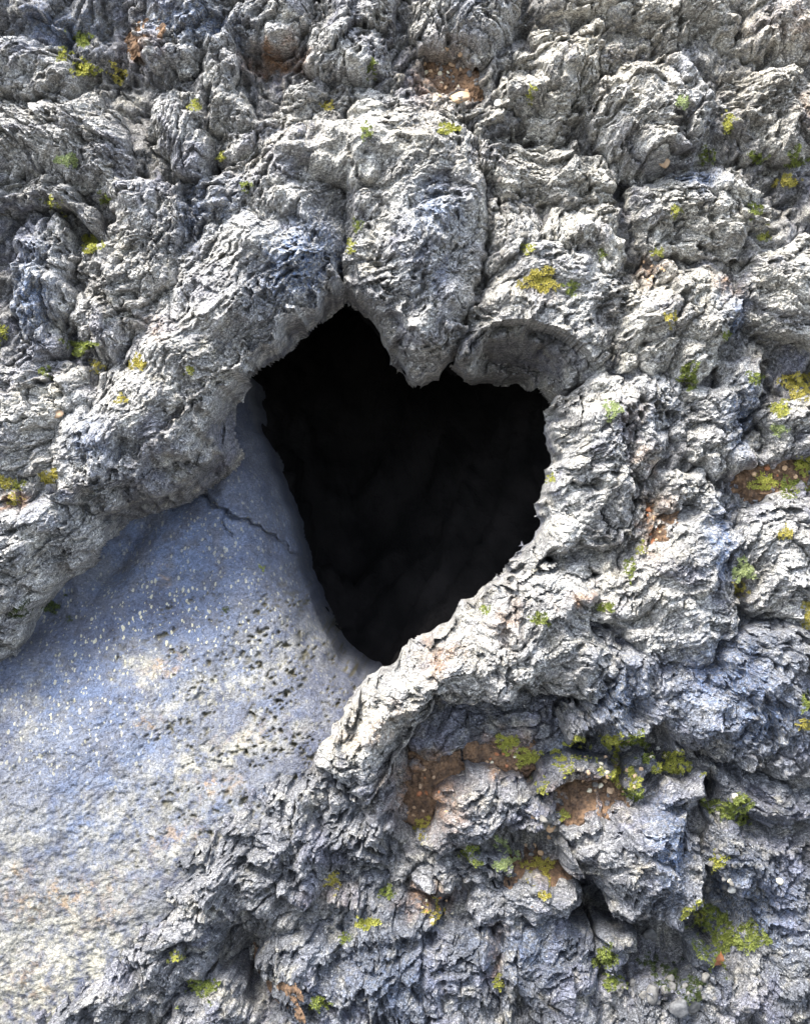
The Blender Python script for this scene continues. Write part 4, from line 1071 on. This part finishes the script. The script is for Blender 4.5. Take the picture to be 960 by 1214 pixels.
def moss(px, py, rx, ry, kind, label, leaf=4.2, dens=1.25):
    rng = np.random.RandomState(int(px * 3 + py * 5))
    rx, ry, leaf = rx * .98 + 1, ry * .98 + 1, leaf * (1.0 if rx > 9 else .8)
    n = int(max(20, dens * rx * ry * 3.1416 / 5.5))
    V_, F_, T_ = [], [], []
    lean = rng.normal(size=2) * .15
    for _ in range(n):
        a, r = rng.rand() * 6.283, math.sqrt(rng.rand())
        rad = 1 + .3 * math.sin(3 * a + px) + .2 * math.sin(5 * a + py)
        qx, qy = px + rx * r * rad * math.cos(a), py + ry * r * rad * math.sin(a)
        x, y, w = height_at(qx, qy)
        if w < -150 and py > 820:
            continue
        up = (1 - r * r * .7) * leaf * .9 * (.6 + .8 * rng.rand())
        c = np.array([x, y, w + .8 + up * .7])
        nl = rng.randint(5, 8)
        ph = rng.rand() * 6.283
        tone = min(1, max(0, .35 + .35 * rng.normal() * .7 + .3 * (1 - r)))
        base = np.array([x, y, w - 1.5])
        for k in range(nl):
            an = ph + 6.283 * k / nl + rng.normal() * .2
            el = .35 + .75 * rng.rand()
            L = leaf * (.55 + .5 * rng.rand())
            dr = np.array([math.cos(an) * math.cos(el) + lean[0], math.sin(an) * math.cos(el) + lean[1], math.sin(el)])
            sd_ = np.array([-math.sin(an), math.cos(an), 0]) * L * .17
            i = len(V_)
            V_ += [c - sd_ * .5, c + dr * L * .55 + sd_ + np.array([0, 0, .3]), c + dr * L - np.array([0, 0, .35 * L * .4]), c + dr * L * .55 - sd_ + np.array([0, 0, .3])]
            F_.append([i, i + 1, i + 2, i + 3])
            T_ += [tone * .2, tone, min(1, tone + .25), tone]
        i = len(V_)                                     # stem
        st = np.array([.45, 0, 0])
        V_ += [base - st, base + st, c + st, c - st]
        F_.append([i, i + 1, i + 2, i + 3]); T_ += [0, 0, .2, .2]
    if not V_:
        return
    o = link('moss_clump', np.array(V_), np.array(F_), M_MOSS[kind], attrs={'tone': T_}, smooth=False)
    props(o, label, 'moss', 'moss clumps growing in the hollows')


for a in [
    (108, 290, 11, 10, 'lime', 'bright lime moss cushion in the hollow left of the tall fibrous fold'),
    (66, 243, 8, 5, 'lime', 'small lime moss tuft at the left end of the curved brow'),
    (126, 237, 6, 5, 'olive', 'faint olive moss speck right of the curved brow'),
    (80, 190, 14, 6, 'pale', 'pale thin moss smear on the wide scaly fold'),
    (98, 48, 10, 7, 'olive', 'olive moss patch below the top left corner'),
    (77, 65, 8, 7, 'lime', 'lime moss tuft right of the knuckle at the left edge'),
    (101, 83, 14, 8, 'lime', 'spread lime moss below the top left olive patch'),
    (142, 91, 9, 8, 'gold', 'golden moss tuft near the spongy knob'),
    (232, 126, 6, 7, 'lime', 'small lime moss tuft left of the upright rib'),
    (263, 187, 6, 5, 'lime', 'small moss tuft above the blue capped wedge'),
    (292, 221, 6, 5, 'olive', 'small olive moss tuft behind the crown of the big arch'),
    (388, 125, 8, 5, 'gold', 'golden green moss tuft on the crown of the big arch'),
    (441, 78, 5, 8, 'olive', 'olive moss stripe on the upright streaked buttress'),
    (435, 155, 6, 9, 'olive', 'olive moss in the dent at the top of the wedge shaped lobe'),
    (416, 293, 5, 8, 'lime', 'lime moss in the crease between the arch and the wedge shaped lobe'),
    (423, 268, 6, 7, 'olive', 'olive moss just above the lime tuft in the crease'),
    (530, 152, 11, 6, 'lime', 'lime moss tuft behind the shoulder of the wedge shaped lobe'),
    (631, 108, 6, 4, 'lime', 'tiny lime moss spot on the pale crumpled hummock'),
    (809, 120, 6, 8, 'pale', 'pale moss on the big dark crumpled boulder'),
    (863, 145, 7, 12, 'lime', 'long lime moss streak right of the big dark boulder'),
    (836, 186, 8, 8, 'olive', 'olive moss below the big dark boulder'),
    (892, 190, 12, 5, 'olive', 'olive moss strip under the winged fold'),
    (938, 192, 14, 6, 'olive', 'olive moss strip at the right edge under the winged fold'),
    (930, 216, 14, 6, 'gold', 'ochre moss strip near the right edge'),
    (894, 250, 8, 8, 'olive', 'olive moss tuft right of the bluish crusted hump'),
    (905, 282, 7, 6, 'lime', 'small lime moss tuft above the striated plate'),
    (800, 251, 6, 6, 'lime', 'small lime moss tuft on the bluish crusted hump'),
    (625, 295, 9, 5, 'lime', 'flat lime moss spot above the ochre bowl'),
    (640, 333, 20, 13, 'gold', 'large golden moss patch in the bowl above the right heart brow'),
    (676, 342, 7, 8, 'olive', 'olive moss at the right end of the ochre bowl'),
    (712, 302, 4, 7, 'olive', 'thin olive moss streak on the pale draped curtain'),
    (725, 486, 9, 12, 'pale', 'pale yellow moss smear on the pitted rim'),
    (815, 445, 10, 16, 'olive', 'olive moss in the cleft right of the cauliflower knob'),
    (946, 456, 17, 16, 'gold', 'large yellow moss cushion at the right edge'),
    (922, 484, 12, 8, 'lime', 'lime moss beside the large yellow cushion'),
    (920, 510, 11, 5, 'pale', 'thin pale moss below the yellow cushion'),
    (895, 448, 9, 7, 'olive', 'olive moss left of the large yellow cushion'),
    (905, 572, 15, 9, 'lime', 'lime moss in the red brown soil at the right edge'),
    (938, 578, 16, 12, 'olive', 'dark green moss right of the lime moss in the red brown hollow'),
    (952, 553, 10, 12, 'lime', 'lime moss at the right end of the red brown hollow'),
    (930, 632, 8, 7, 'gold', 'golden moss tuft on the grooved right slope'),
    (880, 676, 12, 11, 'pale', 'pale yellow moss right of the combed swell'),
    (876, 698, 6, 8, 'gold', 'golden moss just below the pale moss of the combed swell'),
    (956, 730, 7, 16, 'gold', 'golden moss cut by the right edge'),
    (956, 832, 6, 10, 'olive', 'dark green moss at the right edge above the ochre moss'),
    (952, 858, 8, 6, 'gold', 'ochre moss at the right edge beside the draped shoulder'),
    (600, 880, 13, 9, 'lime', 'lime moss at the left foot of the recessed panel'),
    (624, 896, 14, 9, 'lime', 'lime moss draped over the dark soil mound'),
    (663, 897, 10, 8, 'lime', 'lime moss at the right foot of the recessed panel'),
    (684, 884, 13, 10, 'lime', 'bushy lime moss between panel and draped shoulder'),
    (726, 880, 13, 10, 'lime', 'bright moss tuft in the middle of the mossy pocket'),
    (753, 880, 14, 11, 'olive', 'olive moss below the draped shoulder'),
    (798, 905, 20, 13, 'lime', 'wide feathery moss at the right end of the mossy pocket'),
    (736, 916, 14, 14, 'lime', 'tall lime moss cushion right of the orange soil patch'),
    (752, 940, 12, 8, 'olive', 'olive moss sprigs on the gravel right of the orange soil'),
    (668, 965, 8, 5, 'lime', 'small lime moss at the left tip of the fibrous block'),
    (638, 925, 8, 5, 'lime', 'small lime moss beside the thin dark shard'),
    (500, 979, 8, 11, 'gold', 'golden moss at the foot of the reddish soil pocket'),
    (558, 1011, 10, 9, 'olive', 'olive moss left of the yellow green tuft'),
    (598, 1013, 12, 17, 'pale', 'tall yellow green moss tuft between the layered blocks'),
    (638, 1028, 16, 15, 'gold', 'ochre green moss in the gravel pocket'),
    (865, 957, 28, 14, 'olive', 'dark feathery moss under the draped shoulder on the right'),
    (850, 1021, 9, 12, 'lime', 'small round moss cushion in the gravel on the right'),
    (856, 1105, 44, 26, 'olive', 'broad dark moss carpet around the orange stone'),
    (822, 1082, 14, 10, 'lime', 'yellow green moss at the left end of the dark carpet'),
    (790, 1140, 26, 12, 'dark', 'blackish moss above the rubble heap'),
    (716, 1132, 12, 14, 'olive', 'grassy moss right of the dented block'),
    (725, 1162, 12, 8, 'olive', 'low olive moss below the grassy moss'),
    (435, 1093, 14, 6, 'lime', 'bright flat lime moss on the dark bottom slope'),
    (395, 1044, 9, 8, 'gold', 'golden moss knob at the start of the tan step'),
    (410, 1110, 8, 5, 'olive', 'dim olive moss below the bright flat moss'),
    (458, 1057, 9, 6, 'olive', 'olive moss on the tan step'),
    (515, 1076, 10, 5, 'gold', 'golden moss on the ochre step'),
    (208, 1133, 8, 6, 'lime', 'small lime moss spot on the pitted ridge'),
    (242, 1168, 18, 8, 'olive', 'olive moss in the gap at the bottom left'),
    (378, 1188, 10, 7, 'olive', 'dark moss at the bottom edge'),
    (590, 1164, 6, 8, 'lime', 'tiny lime moss left of the dented block'),
    (9, 571, 10, 6, 'gold', 'golden moss at the left edge on the crumbly shelf'),
    (22, 576, 7, 6, 'lime', 'lime moss beside the golden moss at the left edge'),
    (60, 566, 10, 9, 'gold', 'golden moss tuft above the dark overhang at the left'),
    (20, 592, 8, 5, 'gold', 'orange gold moss just above the left overhang'),
    (163, 430, 10, 7, 'gold', 'golden moss on the shelf left of the big arch'),
    (115, 434, 8, 6, 'gold', 'small golden moss left of the bigger golden moss'),
    (97, 412, 14, 8, 'olive', 'olive moss in the shade below the blue tinged pillar'),
    (54, 440, 6, 5, 'olive', 'tiny olive moss on the crumbly shelf'),
    (226, 440, 5, 5, 'lime', 'tiny lime moss on the body of the big arch'),
    (145, 473, 6, 5, 'gold', 'tiny golden moss on the crumbly shelf near the arch'),
    (2, 395, 6, 12, 'lime', 'lime moss cut by the left edge'),
    (56, 718, 15, 8, 'dark', 'dark green moss on the shaded top of the smooth slab'),
    (83, 733, 4, 3, 'dark', 'small green moss dot on the smooth slab', 2.6),
    (311, 673, 3, 3, 'olive', 'tiny green moss in the slab near the opening', 2.6),
    (268, 722, 4, 2, 'dark', 'tiny olive moss in a slab hole', 2.6),
    (575, 722, 6, 5, 'olive', 'olive moss on the rim below the opening'),
    (640, 733, 10, 6, 'olive', 'olive moss in the rusty dent of the cream ledge'),
    (653, 567, 4, 6, 'lime', 'tiny lime moss on the right edge of the opening'),
    (760, 650, 7, 6, 'lime', 'small lime moss at the bottom of the tan groove'),
    (745, 673, 6, 12, 'olive', 'olive moss in the groove left of the combed swell'),
    (715, 720, 12, 4, 'olive', 'thin olive moss line above the small black hole'),
    (795, 378, 6, 8, 'gold', 'golden moss on the cauliflower textured knob'),
    (778, 300, 6, 5, 'lime', 'lime moss above the cauliflower textured knob'),
    (858, 398, 5, 5, 'olive', 'olive moss speck at the right side of the cauliflower knob'),
]:
    moss(*a)
